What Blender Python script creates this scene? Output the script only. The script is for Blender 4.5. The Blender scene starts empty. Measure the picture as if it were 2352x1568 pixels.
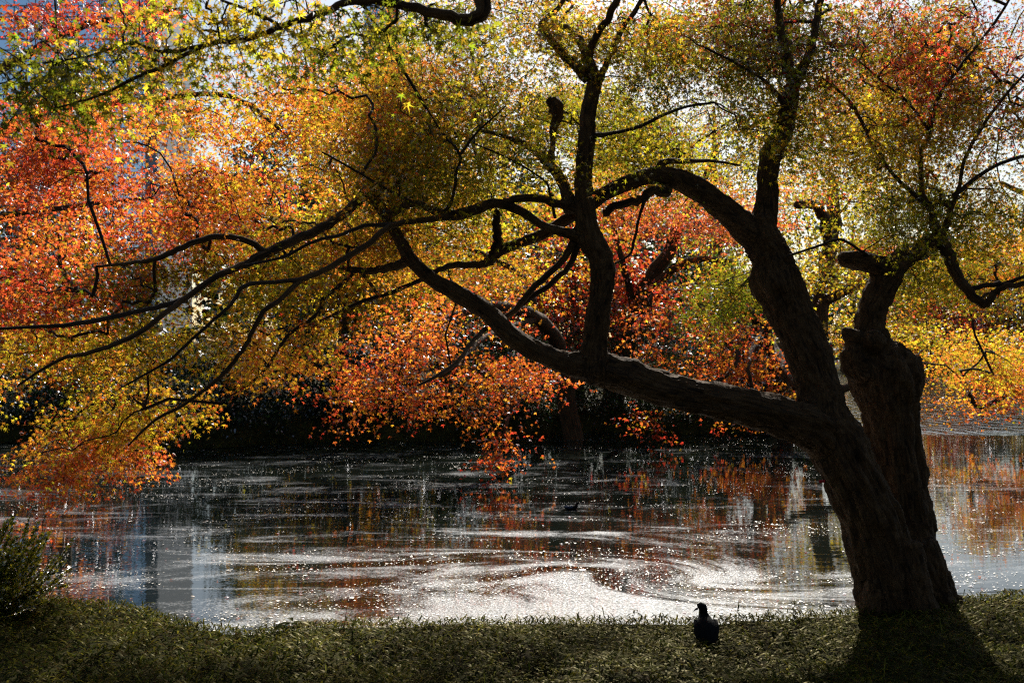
import bpy, bmesh, math, random
import numpy as np
from mathutils import Vector, noise
R = math.radians
rng = np.random.default_rng(7)
random.seed(7)
S = bpy.context.scene
COL = S.collection

# ------------------------------------------------------------------ camera, sky, sun
H = 2.3            # eye height over the pond; the camera looks level along +Y
FP = 2287.0        # focal length in units of a 2352 px wide picture
cam = bpy.data.cameras.new("camera"); cam.lens = 35; cam.sensor_width = 36
cam.clip_start = 0.05; cam.clip_end = 3000
cam.dof.use_dof = True; cam.dof.focus_distance = 7.6; cam.dof.aperture_fstop = 5.0
co = bpy.data.objects.new("camera", cam); COL.objects.link(co)
co.location = (0, 0, H); co.rotation_euler = (R(90), 0, 0); S.camera = co

SUN_EL, SUN_AZ = 35.0, 9.0      # degrees; azimuth from +Y towards +X
w = bpy.data.worlds.new("World"); S.world = w; w.use_nodes = True
nt = w.node_tree; nt.nodes.clear()
sky = nt.nodes.new("ShaderNodeTexSky"); sky.sky_type = 'NISHITA'; sky.sun_disc = False
sky.sun_elevation = R(SUN_EL); sky.sun_rotation = R(SUN_AZ)
sky.air_density = 1.2; sky.dust_density = 1.0; sky.ozone_density = 1.5
bg = nt.nodes.new("ShaderNodeBackground"); bg.inputs[1].default_value = 0.05
wo = nt.nodes.new("ShaderNodeOutputWorld")
nt.links.new(sky.outputs[0], bg.inputs[0]); nt.links.new(bg.outputs[0], wo.inputs[0])

sl = bpy.data.lights.new("sun", 'SUN'); sl.energy = 5.0; sl.angle = R(0.5); sl.color = (1, .93, .82)
so = bpy.data.objects.new("sun", sl); COL.objects.link(so)
sd = Vector((math.sin(R(SUN_AZ))*math.cos(R(SUN_EL)), math.cos(R(SUN_AZ))*math.cos(R(SUN_EL)), math.sin(R(SUN_EL))))
so.rotation_euler = (-sd).to_track_quat('-Z', 'Y').to_euler(); so.location = (5, 30, 40)
S.view_settings.view_transform = 'Standard'; S.view_settings.look = 'None'
S.view_settings.exposure = 1.08; S.view_settings.gamma = 1
S.render.engine = 'CYCLES'
S.cycles.max_bounces = 5; S.cycles.diffuse_bounces = 2; S.cycles.glossy_bounces = 3
S.cycles.transmission_bounces = 2; S.cycles.sample_clamp_indirect = 4; S.cycles.use_denoising = False; S.cycles.pixel_filter_type = 'BLACKMAN_HARRIS'; S.cycles.filter_width = 1.25

# ------------------------------------------------------------------ helpers
def P(px, py, Y):
    return np.array(((px-1176)/FP*Y, Y, H-(py-784)/FP*Y))
def tag(o, label=None, cat=None, group=None, kind=None):
    if label: o['label'] = label
    if cat: o['category'] = cat
    if group: o['group'] = group
    if kind: o['kind'] = kind
    return o
def empty(name, loc=(0, 0, 0)):
    o = bpy.data.objects.new(name, None); COL.objects.link(o); o.location = loc; o.empty_display_size = .2
    return o
def link(name, me, mat, parent=None, smooth=True):
    o = bpy.data.objects.new(name, me); COL.objects.link(o)
    if mat: me.materials.append(mat)
    if parent:
        o.parent = parent
        o.location = -parent.location
    if smooth and len(me.polygons): me.polygons.foreach_set('use_smooth', np.ones(len(me.polygons), bool))
    return o
def np_mesh(name, V, F, col=None, vec=None):
    """V (n,3), F (m,k) constant k"""
    me = bpy.data.meshes.new(name)
    V = np.asarray(V, np.float32); F = np.asarray(F, np.int32); k = F.shape[1]
    me.vertices.add(len(V)); me.vertices.foreach_set('co', V.ravel())
    me.loops.add(F.size); me.loops.foreach_set('vertex_index', F.ravel())
    me.polygons.add(len(F)); me.polygons.foreach_set('loop_start', np.arange(0, F.size, k, dtype=np.int32))
    me.update(calc_edges=True)
    if col is not None:
        a = me.attributes.new('leaf_color', 'FLOAT_COLOR', 'POINT')
        c = np.ones((len(V), 4), np.float32); c[:, :3] = col; a.data.foreach_set('color', c.ravel())
    if vec is not None:
        a = me.attributes.new('bark_co', 'FLOAT_VECTOR', 'POINT'); a.data.foreach_set('vector', np.asarray(vec, np.float32).ravel())
    return me
def unit(a):
    return a/np.maximum(np.linalg.norm(a, axis=-1, keepdims=True), 1e-9)

def spline(pts, n=6):
    """catmull-rom through rows of (x,y,z,r)"""
    p = np.asarray(pts, float)
    if len(p) < 3:
        t = np.linspace(0, 1, n+1)[:, None]; return p[0]*(1-t)+p[-1]*t
    q = np.vstack([2*p[0]-p[1], p, 2*p[-1]-p[-2]]); out = []
    for i in range(1, len(q)-2):
        a, b, c, d = q[i-1:i+3]
        for t in np.linspace(0, 1, n, endpoint=False):
            out.append(.5*((2*b)+(c-a)*t+(2*a-5*b+4*c-d)*t*t+(-a+3*b-3*c+d)*t**3))
    out.append(p[-1]); out = np.array(out); out[:, 3] = np.maximum(out[:, 3], .0015)
    return out
def tube(path, sides=8, cap=True):
    """path rows (x,y,z,r) -> V,F quads, bark coordinates"""
    p = np.asarray(path, float); n = len(p)
    T = unit(np.gradient(p[:, :3], axis=0))
    up = np.array((.13, .97, .2)); N = unit(np.cross(T, up)); B = np.cross(T, N)
    a = np.linspace(0, 2*math.pi, sides, endpoint=False)
    ring = np.cos(a)[None, :, None]*N[:, None]+np.sin(a)[None, :, None]*B[:, None]
    V = p[:, None, :3]+ring*p[:, None, 3:4]
    s = np.concatenate([[0], np.cumsum(np.linalg.norm(np.diff(p[:, :3], axis=0), axis=1))])
    vec = np.stack([np.cos(a)[None]*p[:, 3:4], np.sin(a)[None]*p[:, 3:4], np.repeat(s[:, None], sides, 1)], -1)
    i = np.arange(n-1)[:, None]*sides; j = np.arange(sides)[None]; j2 = (j+1) % sides
    F = np.stack([i+j, i+j2, i+sides+j2, i+sides+j], -1).reshape(-1, 4)
    V = V.reshape(-1, 3); vec = vec.reshape(-1, 3)
    if cap:
        V = np.vstack([V, p[0, :3], p[-1, :3]+T[-1]*p[-1, 3]*.6]); vec = np.vstack([vec, [0, 0, 0], [0, 0, s[-1]]])
        b = n*sides; jj = np.arange(0, sides, 2); L = (n-1)*sides
        F = np.vstack([F, np.stack([np.full(len(jj), b), (jj+2) % sides, jj+1, jj], -1),
                       np.stack([np.full(len(jj), b+1), L+jj, L+jj+1, L+(jj+2) % sides], -1)])
    return V, F, vec
class Acc:
    def __init__(s): s.V = []; s.F = []; s.C = []; s.n = 0
    def add(s, V, F, C=None):
        s.V.append(np.asarray(V)); s.F.append(np.asarray(F)+s.n); s.n += len(V)
        if C is not None: s.C.append(np.broadcast_to(C, (len(V), 3)) if np.ndim(C) < 2 else C)
    def mesh(s, name, vec=False):
        c = np.vstack(s.C) if s.C else None
        return np_mesh(name, np.vstack(s.V), np.vstack(s.F), None if vec else c, c if vec else None)

# ------------------------------------------------------------------ materials
def mat(name):
    m = bpy.data.materials.new(name); m.use_nodes = True; t = m.node_tree; t.nodes.clear()
    out = t.nodes.new('ShaderNodeOutputMaterial')
    return m, t, out
def N(t, typ, **kw):
    n = t.nodes.new(typ)
    for k, v in kw.items():
        if k.startswith('i_'): n.inputs[int(k[2:])].default_value = v
        else: setattr(n, k, v)
    return n
def ramp(t, fac, stops):
    r = t.nodes.new('ShaderNodeValToRGB'); e = r.color_ramp.elements
    while len(e) < len(stops): e.new(.5)
    for k, (p, c) in zip(e, stops): k.position = p; k.color = (*c, 1) if len(c) == 3 else c
    t.links.new(fac, r.inputs[0]); return r.outputs[0]
def math_(t, op, a, b=None, clamp=False):
    n = t.nodes.new('ShaderNodeMath'); n.operation = op; n.use_clamp = clamp
    if op == 'MULTIPLY_ADD': n.inputs[2].default_value = -.47
    for i, v in enumerate((a, b)):
        if v is None: continue
        if isinstance(v, (int, float)): n.inputs[i].default_value = v
        else: t.links.new(v, n.inputs[i])
    return n.outputs[0]

def leaf_material(name, trans=.62, gloss=.12, rough=.38, dif=.55, gcol=(.9, .92, 1)):
    m, t, out = mat(name); L = t.links.new
    at = N(t, 'ShaderNodeAttribute', attribute_name='leaf_color')
    d = N(t, 'ShaderNodeBsdfDiffuse'); tr = N(t, 'ShaderNodeBsdfTranslucent'); g = N(t, 'ShaderNodeBsdfGlossy')
    g.inputs['Roughness'].default_value = rough; g.inputs['Color'].default_value = (*gcol, 1)
    dm = N(t, 'ShaderNodeMix', data_type='RGBA', blend_type='MULTIPLY'); dm.inputs[0].default_value = 1
    L(at.outputs['Color'], dm.inputs[6]); dm.inputs[7].default_value = (dif, dif, dif, 1)
    L(dm.outputs[2], d.inputs[0]); L(at.outputs['Color'], tr.inputs[0])
    m1 = N(t, 'ShaderNodeMixShader'); m1.inputs[0].default_value = trans
    L(d.outputs[0], m1.inputs[1]); L(tr.outputs[0], m1.inputs[2])
    fr = N(t, 'ShaderNodeFresnel'); fr.inputs[0].default_value = 1.4
    m2 = N(t, 'ShaderNodeMixShader'); L(math_(t, 'MULTIPLY', fr.outputs[0], gloss*6, True), m2.inputs[0])
    L(m1.outputs[0], m2.inputs[1]); L(g.outputs[0], m2.inputs[2]); L(m2.outputs[0], out.inputs[0])
    return m
M_LEAF = leaf_material('maple_leaf', trans=.76, gloss=.02, rough=.5, dif=.5)
M_EVER = leaf_material('evergreen_leaf', trans=.25, gloss=.03, rough=.4, dif=.8)
M_GRASS = leaf_material('grass_blade', trans=.55, gloss=.012, rough=.35, dif=.7, gcol=(1, .92, .6))
M_YEW = leaf_material('yew_needle', trans=.6, gloss=.10, rough=.4, dif=1.0)

def bark_material(name, c0=(.006, .004, .003), c1=(.065, .036, .016), c2=(.13, .076, .036)):
    m, t, out = mat(name); L = t.links.new
    at = N(t, 'ShaderNodeAttribute', attribute_name='bark_co')
    mp = N(t, 'ShaderNodeMapping'); mp.inputs['Scale'].default_value = (34, 34, 2.2); L(at.outputs['Vector'], mp.inputs[0])
    n1 = N(t, 'ShaderNodeTexNoise'); n1.inputs['Scale'].default_value = 1.3; n1.inputs['Detail'].default_value = 7
    n1.inputs['Roughness'].default_value = .65; n1.inputs['Distortion'].default_value = .6; L(mp.outputs[0], n1.inputs['Vector'])
    tc = N(t, 'ShaderNodeTexCoord')
    n2 = N(t, 'ShaderNodeTexNoise'); n2.inputs['Scale'].default_value = 5; n2.inputs['Detail'].default_value = 4; L(tc.outputs['Object'], n2.inputs['Vector'])
    f = math_(t, 'ADD', math_(t, 'MULTIPLY', n1.outputs[0], .75), math_(t, 'MULTIPLY', n2.outputs[0], .25))
    c = ramp(t, f, [(.36, c0), (.5, c1), (.68, c2)])
    b = N(t, 'ShaderNodeBump'); b.inputs['Strength'].default_value = .9; b.inputs['Distance'].default_value = .02; L(n1.outputs[0], b.inputs['Height'])
    p = N(t, 'ShaderNodeBsdfPrincipled'); p.inputs['Roughness'].default_value = .9; p.inputs['Specular IOR Level'].default_value = .2
    L(c, p.inputs['Base Color']); L(b.outputs[0], p.inputs['Normal']); L(p.outputs[0], out.inputs[0])
    return m
M_BARK = bark_material('maple_bark')
M_TWIG = bark_material('twig_bark', (.015, .01, .008), (.04, .026, .018), (.07, .05, .035))

def simple(name, col, rough=.6, spec=.5, metal=0, noise_amt=0, scale=20):
    m, t, out = mat(name); L = t.links.new
    p = N(t, 'ShaderNodeBsdfPrincipled'); p.inputs['Roughness'].default_value = rough; p.inputs['Metallic'].default_value = metal
    p.inputs['Specular IOR Level'].default_value = spec; p.inputs['Base Color'].default_value = (*col, 1)
    if noise_amt:
        tc = N(t, 'ShaderNodeTexCoord'); n = N(t, 'ShaderNodeTexNoise'); n.inputs['Scale'].default_value = scale; n.inputs['Detail'].default_value = 5
        L(tc.outputs['Object'], n.inputs['Vector'])
        a = tuple(max(0, x*(1-noise_amt)) for x in col); b = tuple(x*(1+noise_amt) for x in col)
        L(ramp(t, n.outputs[0], [(.35, a), (.65, b)]), p.inputs['Base Color'])
        bp = N(t, 'ShaderNodeBump'); bp.inputs['Strength'].default_value = .4; bp.inputs['Distance'].default_value = .01
        L(n.outputs[0], bp.inputs['Height']); L(bp.outputs[0], p.inputs['Normal'])
    L(p.outputs[0], out.inputs[0]); return m

# ------------------------------------------------------------------ ground and pond
EDGE_PX = [(-900, 1330), (-200, 1350), (0, 1366), (150, 1385), (300, 1402), (430, 1440), (560, 1462), (680, 1450), (800, 1436), (1200, 1434), (1600, 1430), (1900, 1412), (2050, 1400), (2200, 1378), (2352, 1366), (2700, 1350), (3600, 1330)]
_ex = []; _ey = []
for px, py in EDGE_PX:
    if 350 < px < 2000: py += 12
    Y = (H-.27)*FP/(py-784); _ex.append((px-1176)/FP*Y); _ey.append(Y)
def edge_y(x): return np.interp(x, _ex, _ey)
def shore_y(x):
    x = np.asarray(x, float)
    s = 23.0+1.2*np.sin(x*.35+1)+.5*np.sin(x*1.1)+np.clip(x, 0, 8)*.35
    k = np.clip((x-8.2)/1.6, 0, 1); k = k*k*(3-2*k)
    return s*(1-k)+(68+3*np.sin(x*.1))*k
def ground_z(x, y):
    x = np.asarray(x, float); y = np.asarray(y, float)
    near = edge_y(x)-y
    other = np.maximum(np.maximum(y-shore_y(x), -15.5-x), x-(.62*y+3.5))
    wob = .035*np.sin(x*2.3+y*1.1)+.03*np.sin(x*5.1-y*3.7)+.02*np.sin(x*9.3+y*6.1)
    zn = np.where(near > 0, .7-.055*y+wob*np.clip(near, 0, 1), np.maximum(.27+near*1.3, -.9))
    k = np.clip(near/.18, -1, 0)
    zo = np.where(other > 0, np.minimum(other*.8, .45)+.02*np.clip(other, 0, 60), np.maximum(other*.9, -.9))
    zo = zo+np.where(other > 0, .05*np.sin(x*1.7)*np.cos(y*1.3), 0)
    return np.maximum(zn, zo)
gx = np.unique(np.round(np.concatenate([np.linspace(-7, 7, 141), np.linspace(-30, 30, 121), np.geomspace(30, 1500, 22), -np.geomspace(30, 1500, 22)]), 4))
gy = np.unique(np.round(np.concatenate([np.linspace(-4, 9, 131), np.linspace(9, 32, 93), np.linspace(32, 90, 60), np.geomspace(90, 2500, 18), -np.geomspace(4, 400, 10)]), 4))
X, Yg = np.meshgrid(gx, gy); Z = ground_z(X, Yg)
V = np.stack([X, Yg, Z], -1).reshape(-1, 3); nx = len(gx); ny = len(gy)
i = np.arange(ny-1)[:, None]*nx+np.arange(nx-1)[None]; F = np.stack([i, i+1, i+nx+1, i+nx], -1).reshape(-1, 4)
m, t, out = mat('bank_soil'); L = t.links.new
tc = N(t, 'ShaderNodeTexCoord'); n1 = N(t, 'ShaderNodeTexNoise'); n1.inputs['Scale'].default_value = 1.2; n1.inputs['Detail'].default_value = 9; n1.inputs['Roughness'].default_value = .7
L(tc.outputs['Object'], n1.inputs['Vector'])
c = ramp(t, n1.outputs[0], [(.35, (.018, .012, .006)), (.5, (.028, .028, .009)), (.65, (.055, .045, .014))])
p = N(t, 'ShaderNodeBsdfPrincipled'); p.inputs['Roughness'].default_value = .95; p.inputs['Specular IOR Level'].default_value = .04; L(c, p.inputs['Base Color'])
b = N(t, 'ShaderNodeBump'); b.inputs['Strength'].default_value = .6; b.inputs['Distance'].default_value = .05; L(n1.outputs[0], b.inputs['Height']); L(b.outputs[0], p.inputs['Normal'])
L(p.outputs[0], out.inputs[0])
tag(link('ground', np_mesh('ground', V, F), m), kind='structure')

# pond water: dark clear water, mirror-like, with a drifting dusty film that curls in one big eddy
m, t, out = mat('pond_water'); L = t.links.new
geo = N(t, 'ShaderNodeNewGeometry'); sep = N(t, 'ShaderNodeSeparateXYZ'); L(geo.outputs['Position'], sep.inputs[0])
X_, Y_ = sep.outputs[0], sep.outputs[1]
cx, cy = 1.35, 9.75
dx = math_(t, 'SUBTRACT', X_, cx); dy = math_(t, 'MULTIPLY', math_(t, 'SUBTRACT', Y_, cy), 1.5)
r2 = math_(t, 'ADD', math_(t, 'MULTIPLY', dx, dx), math_(t, 'MULTIPLY', dy, dy))
ang = math_(t, 'MULTIPLY', math_(t, 'DIVIDE', 1, math_(t, 'ADD', r2, 1.0)), 2.2)
rot = N(t, 'ShaderNodeVectorRotate', rotation_type='Z_AXIS'); rot.inputs['Center'].default_value = (cx, cy, 0)
L(geo.outputs['Position'], rot.inputs['Vector']); L(ang, rot.inputs['Angle'])
def nz(scale, detail, vec, rough=.5, dist=0, sc=(1, 1, 1)):
    mp = N(t, 'ShaderNodeMapping'); mp.inputs['Scale'].default_value = sc; L(vec, mp.inputs[0])
    n = N(t, 'ShaderNodeTexNoise'); n.inputs['Scale'].default_value = scale; n.inputs['Detail'].default_value = detail
    n.inputs['Roughness'].default_value = rough; n.inputs['Distortion'].default_value = dist; L(mp.outputs[0], n.inputs['Vector'])
    return n.outputs[0]
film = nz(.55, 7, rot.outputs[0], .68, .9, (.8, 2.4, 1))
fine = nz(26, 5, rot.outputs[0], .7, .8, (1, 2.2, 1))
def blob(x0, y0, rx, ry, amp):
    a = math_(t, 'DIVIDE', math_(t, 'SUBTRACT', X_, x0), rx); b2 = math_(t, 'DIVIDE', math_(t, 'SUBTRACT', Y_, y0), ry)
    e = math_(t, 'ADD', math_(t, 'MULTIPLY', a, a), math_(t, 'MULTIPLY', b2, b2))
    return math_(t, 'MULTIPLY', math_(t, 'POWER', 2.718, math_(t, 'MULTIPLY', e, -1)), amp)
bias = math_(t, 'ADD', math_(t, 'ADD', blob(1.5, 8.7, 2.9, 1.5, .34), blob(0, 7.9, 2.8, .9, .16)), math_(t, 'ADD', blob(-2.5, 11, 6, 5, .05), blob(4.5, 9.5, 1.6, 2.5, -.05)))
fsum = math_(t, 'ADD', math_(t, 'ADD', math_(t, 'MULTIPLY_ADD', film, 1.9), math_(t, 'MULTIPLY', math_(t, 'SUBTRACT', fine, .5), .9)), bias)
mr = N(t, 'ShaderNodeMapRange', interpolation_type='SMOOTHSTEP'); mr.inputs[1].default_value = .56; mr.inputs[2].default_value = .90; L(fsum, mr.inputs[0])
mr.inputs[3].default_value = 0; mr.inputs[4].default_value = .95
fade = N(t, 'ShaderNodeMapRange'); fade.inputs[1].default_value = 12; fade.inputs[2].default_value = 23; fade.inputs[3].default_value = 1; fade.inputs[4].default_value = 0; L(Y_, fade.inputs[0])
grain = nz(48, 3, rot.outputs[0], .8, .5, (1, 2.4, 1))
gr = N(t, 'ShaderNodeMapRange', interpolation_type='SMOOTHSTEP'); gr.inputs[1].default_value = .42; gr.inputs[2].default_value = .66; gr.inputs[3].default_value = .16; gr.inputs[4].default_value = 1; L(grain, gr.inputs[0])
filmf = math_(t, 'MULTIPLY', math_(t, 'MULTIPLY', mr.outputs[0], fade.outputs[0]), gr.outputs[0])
# ripples; a breeze roughens the open water past the still cove
wind = N(t, 'ShaderNodeMapRange', interpolation_type='SMOOTHSTEP'); wind.inputs[1].default_value = 24.2; wind.inputs[2].default_value = 25.6; L(Y_, wind.inputs[0])
rip1 = nz(1.0, 3, geo.outputs['Position'], .5, .4, (1.6, 6, 1)); rip2 = nz(1.0, 3, geo.outputs['Position'], .55, .2, (3.2, 1.1, 1))
hgt = math_(t, 'ADD', math_(t, 'MULTIPLY', rip1, .0016), math_(t, 'MULTIPLY', math_(t, 'MULTIPLY', rip2, wind.outputs[0]), .07))
bp = N(t, 'ShaderNodeBump'); bp.inputs['Strength'].default_value = 1; bp.inputs['Distance'].default_value = 1; L(hgt, bp.inputs['Height'])
p = N(t, 'ShaderNodeBsdfPrincipled'); p.inputs['Base Color'].default_value = (.006, .008, .006, 1); p.inputs['Roughness'].default_value = .02; p.inputs['IOR'].default_value = 1.45
L(bp.outputs[0], p.inputs['Normal'])
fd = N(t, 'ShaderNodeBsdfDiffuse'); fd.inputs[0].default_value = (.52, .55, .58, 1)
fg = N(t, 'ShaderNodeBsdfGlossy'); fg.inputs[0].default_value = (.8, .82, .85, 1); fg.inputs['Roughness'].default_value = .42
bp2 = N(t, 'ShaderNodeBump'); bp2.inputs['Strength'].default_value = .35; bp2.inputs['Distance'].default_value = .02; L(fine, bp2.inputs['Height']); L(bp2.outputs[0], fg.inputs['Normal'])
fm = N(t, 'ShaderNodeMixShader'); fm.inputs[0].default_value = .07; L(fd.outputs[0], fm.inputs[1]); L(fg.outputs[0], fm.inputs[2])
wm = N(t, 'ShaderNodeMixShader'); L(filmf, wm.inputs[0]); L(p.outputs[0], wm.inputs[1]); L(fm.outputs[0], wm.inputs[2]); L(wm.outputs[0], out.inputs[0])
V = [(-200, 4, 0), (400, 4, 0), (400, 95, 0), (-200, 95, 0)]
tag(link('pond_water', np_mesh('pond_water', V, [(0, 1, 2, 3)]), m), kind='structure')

# ------------------------------------------------------------------ leaves
PAL = {  # leaf colours; D also puts shade into the colour of dark patches
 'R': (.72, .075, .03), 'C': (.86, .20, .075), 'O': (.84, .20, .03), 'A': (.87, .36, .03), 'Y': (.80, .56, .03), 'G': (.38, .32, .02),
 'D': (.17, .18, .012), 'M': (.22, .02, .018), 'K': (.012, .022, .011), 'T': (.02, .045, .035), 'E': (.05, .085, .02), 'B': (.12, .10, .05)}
def pal(s, n):
    """s like 'RROY' -> n blended colours"""
    base = np.array([PAL[c] for c in s]); k = rng.integers(0, len(s), n); k2 = rng.integers(0, len(s), n)
    f = rng.random((n, 1))*.45
    return base[k]*(1-f)+base[k2]*f
def template(lod):
    d = math.radians
    if lod == 1: tips = [(-112, .58), (-57, .88), (0, 1.05), (57, .88), (112, .58)]; no = [-150, -84, -28, 28, 84, 150]; nr = .23
    elif lod == 2: tips = [(-78, .8), (0, 1.), (78, .8)]; no = [-140, -38, 38, 140]; nr = .34
    else: tips = [(0, 1.)]; no = [-75, 75]; nr = .55
    v = [(0, -.12 if lod < 3 else -.5, 0)]
    for a in no: v.append((math.sin(d(a))*nr, math.cos(d(a))*nr, .03))
    for a, r in tips: v.append((math.sin(d(a))*r, math.cos(d(a))*r, -.14*r))
    nn = len(no); f = [(0, i+1, nn+1+i, i+2) for i in range(len(tips))]
    return np.array(v), np.array(f)
TPL = {k: template(k) for k in (1, 2, 3)}
def leaves(acc, pos, tip, nor, size, col, lod=1):
    tv, tf = TPL[lod]; n = len(pos)
    tip = unit(tip); x = unit(np.cross(tip, nor)); z = np.cross(x, tip)
    s = np.asarray(size).reshape(-1, 1, 1)*np.ones((n, 1, 1))
    fold = rng.uniform(.3, 2.2, (n, 1, 1))
    V = pos[:, None]+s*(tv[None, :, 0:1]*x[:, None]+tv[None, :, 1:2]*tip[:, None]+fold*tv[None, :, 2:3]*z[:, None])
    F = tf[None]+(np.arange(n)*len(tv))[:, None, None]
    C = np.repeat(col, len(tv), axis=0)
    acc.add(V.reshape(-1, 3), F.reshape(-1, 4), C)

def ntest(p, f=(.8, .8, 2.2), off=0.):
    return noise.noise(Vector((p[0]*f[0]+off, p[1]*f[1]+off*.7, p[2]*f[2])))
def sample_patch(px, py, rx, ry, y0, y1, n, rot=0, gate=-.12, off=0., fr=(.8, .8, 3.2)):
    out = []; ca, sa = math.cos(R(rot)), math.sin(R(rot)); tries = 0
    while len(out) < n and tries < n*12:
        tries += 1
        a = random.random()*2*math.pi; r = min(1.7, abs(random.gauss(0, .72)))**.8
        u, v = r*math.cos(a)*rx, r*math.sin(a)*ry
        Y = random.uniform(y0, y1)
        q = P(px+u*ca-v*sa, py+u*sa+v*ca, Y)
        sc = 7.5/Y
        if ntest(q, (fr[0]*sc, fr[1]*sc, fr[2]*sc), off) < gate: continue
        out.append(q)
    return out

def grow(skel, targets, bend=.25, rmin=.0017, rmax=.012, sides=4, acc=None, pl=.3):
    """attach every target to the nearest node already grown; returns parent directions"""
    skel = np.asarray(skel)[:, :3]; T = np.asarray(targets); n = len(T); ns = len(skel)
    nodes = np.vstack([skel, T]); cost = np.concatenate([np.zeros(ns), np.full(n, 1e9)])
    d0 = np.array([np.min(np.linalg.norm(skel-q, axis=1)) for q in T]); order = np.argsort(d0)
    par = np.full(ns+n, -1); act = np.zeros(ns+n, bool); act[:ns] = True
    for k in order:
        d = np.linalg.norm(nodes-T[k], axis=1); c = np.where(act, d+pl*cost, 1e9); j = int(np.argmin(c))
        par[ns+k] = j; cost[ns+k] = cost[j]+d[j]; act[ns+k] = True
    cnt = np.ones(ns+n)
    for k in order[::-1]:
        p_ = par[ns+k]
        if p_ >= ns: cnt[p_] += cnt[ns+k]
    dirs = np.zeros((n, 3))
    for k in range(n):
        a = nodes[par[ns+k]]; b = T[k]; dirs[k] = b-a; l = np.linalg.norm(b-a)
        if acc is None or l < 1e-3: continue
        r1 = min(rmax, rmin*cnt[ns+k]**.42); pr = par[ns+k]
        r0 = min(rmax, r1*1.25)
        mid1 = a+(b-a)*.33+rng.normal(0, .05*l, 3)+np.array((0, 0, bend*.25*l)); mid2 = a+(b-a)*.68+rng.normal(0, .05*l, 3)+np.array((0, 0, bend*.25*l))
        V, F, vec = tube(np.array([[*a, r0], [*mid1, (r0*2+r1)/3], [*mid2, (r0+2*r1)/3], [*b, r1]]), sides, cap=False)
        acc.add(V, F, vec)
    return dirs

def sprays(acc, centers, dirs, cols, nleaf, rad, size, lod, acc_tw=None, droop=.3, flat=.12, upw=.9):
    """flat drooping fans of leaves around each twig end"""
    c = np.asarray(centers); n = len(c)
    d = unit(dirs*np.array((1, 1, .35))+rng.normal(0, .12, (n, 3))-np.array((0, 0, droop*.6)))
    s = unit(np.cross(d, (0, 0, 1.))+rng.normal(0, .1, (n, 3))); nn = np.cross(s, d)
    rp = np.repeat(np.arange(n), nleaf); N_ = len(rp)
    a = rng.random(N_)*2*math.pi; r = np.sqrt(rng.random(N_))*rad
    u = np.cos(a)*r*1.15; v = np.sin(a)*r*.85
    pos = c[rp]+d[rp]*(u[:, None]+rad*.35)+s[rp]*v[:, None]+nn[rp]*rng.normal(0, flat*rad, (N_, 1))
    pos[:, 2] -= droop*.5*np.abs(v)+.15*rad
    tip = d[rp]*.8+s[rp]*(v/rad)[:, None]*.8+rng.normal(0, .45, (N_, 3))-np.array((0, 0, .45))
    nor = np.array((0, .4, upw*.7))+nn[rp]*.3+rng.normal(0, .62, (N_, 3))
    src = np.where(rng.random(N_) < .4, np.clip(rp+rng.integers(-60, 60, N_), 0, n-1), rp)
    cb = rng.uniform(.5, 1.3, (n, 1)); col = cols[src]*cb[rp]*(.5+.75*rng.random((N_, 1)))  # spray tone imitates lit and unlit sprays; leaf tone varies at random
    col[:, 1] *= rng.uniform(.7, 1.35, N_); col = np.clip(col, 0, .92)
    leaves(acc, pos, tip, nor, size*rng.uniform(.65, 1.2, N_), col, lod)

def limb_pts(rows, scale=1.0):
    """rows (px,py,Y,r_px) -> world (x,y,z,r)"""
    return [[*P(px, py, Y), rp/FP*Y*scale] for px, py, Y, rp in rows]

# ------------------------------------------------------------------ the big maple on the near bank
trunkA = limb_pts([(2085, 1450, 7.45, 92), (2062, 1400, 7.45, 86), (2040, 1330, 7.44, 76), (2012, 1240, 7.42, 71), (1985, 1160, 7.4, 68), (1950, 1080, 7.38, 66),
    (1918, 1010, 7.38, 66), (1893, 950, 7.4, 56), (1880, 890, 7.42, 48), (1858, 820, 7.45, 50), (1830, 750, 7.48, 51), (1805, 690, 7.5, 53), (1783, 640, 7.5, 57),
    (1770, 590, 7.5, 44), (1748, 540, 7.5, 42), (1742, 505, 7.5, 38)])
trunkB = limb_pts([(2135, 1425, 7.75, 80), (2120, 1370, 7.75, 72), (2100, 1290, 7.78, 62), (2080, 1200, 7.8, 60), (2066, 1110, 7.8, 61), (2050, 1010, 7.8, 61), (2042, 940, 7.8, 64), (2032, 880, 7.8, 78), (2025, 840, 7.8, 78), (2015, 800, 7.8, 50)])
rootR = limb_pts([(2090, 1250, 7.6, 55), (2120, 1320, 7.6, 48), (2150, 1370, 7.6, 38), (2195, 1405, 7.55, 20)])
rootL = limb_pts([(2010, 1270, 7.4, 40), (2015, 1350, 7.35, 38), (2012, 1430, 7.3, 34)])
rootM = limb_pts([(2075, 1250, 7.35, 42), (2098, 1340, 7.28, 38), (2125, 1430, 7.2, 34)])
knobs = [limb_pts(r) for r in ([(1985, 850, 7.7, 36), (1965, 830, 7.68, 34), (1955, 800, 7.66, 22)], [(2080, 830, 7.75, 34), (2095, 870, 7.72, 26), (2100, 910, 7.75, 18)],
    [(1980, 790, 7.72, 26), (1958, 775, 7.68, 22), (1940, 758, 7.66, 12)], [(2010, 800, 7.7, 30), (2005, 780, 7.62, 28), (2003, 768, 7.6, 22)], [(1790, 600, 7.45, 22), (1800, 610, 7.4, 10)])]
stemB = limb_pts([(2012, 800, 7.8, 40), (2000, 755, 7.8, 34), (2005, 710, 7.8, 32), (2026, 660, 7.82, 33), (2045, 620, 7.82, 30), (2080, 592, 7.84, 24), (2125, 568, 7.85, 22), (2160, 545, 7.85, 18)])
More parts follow.
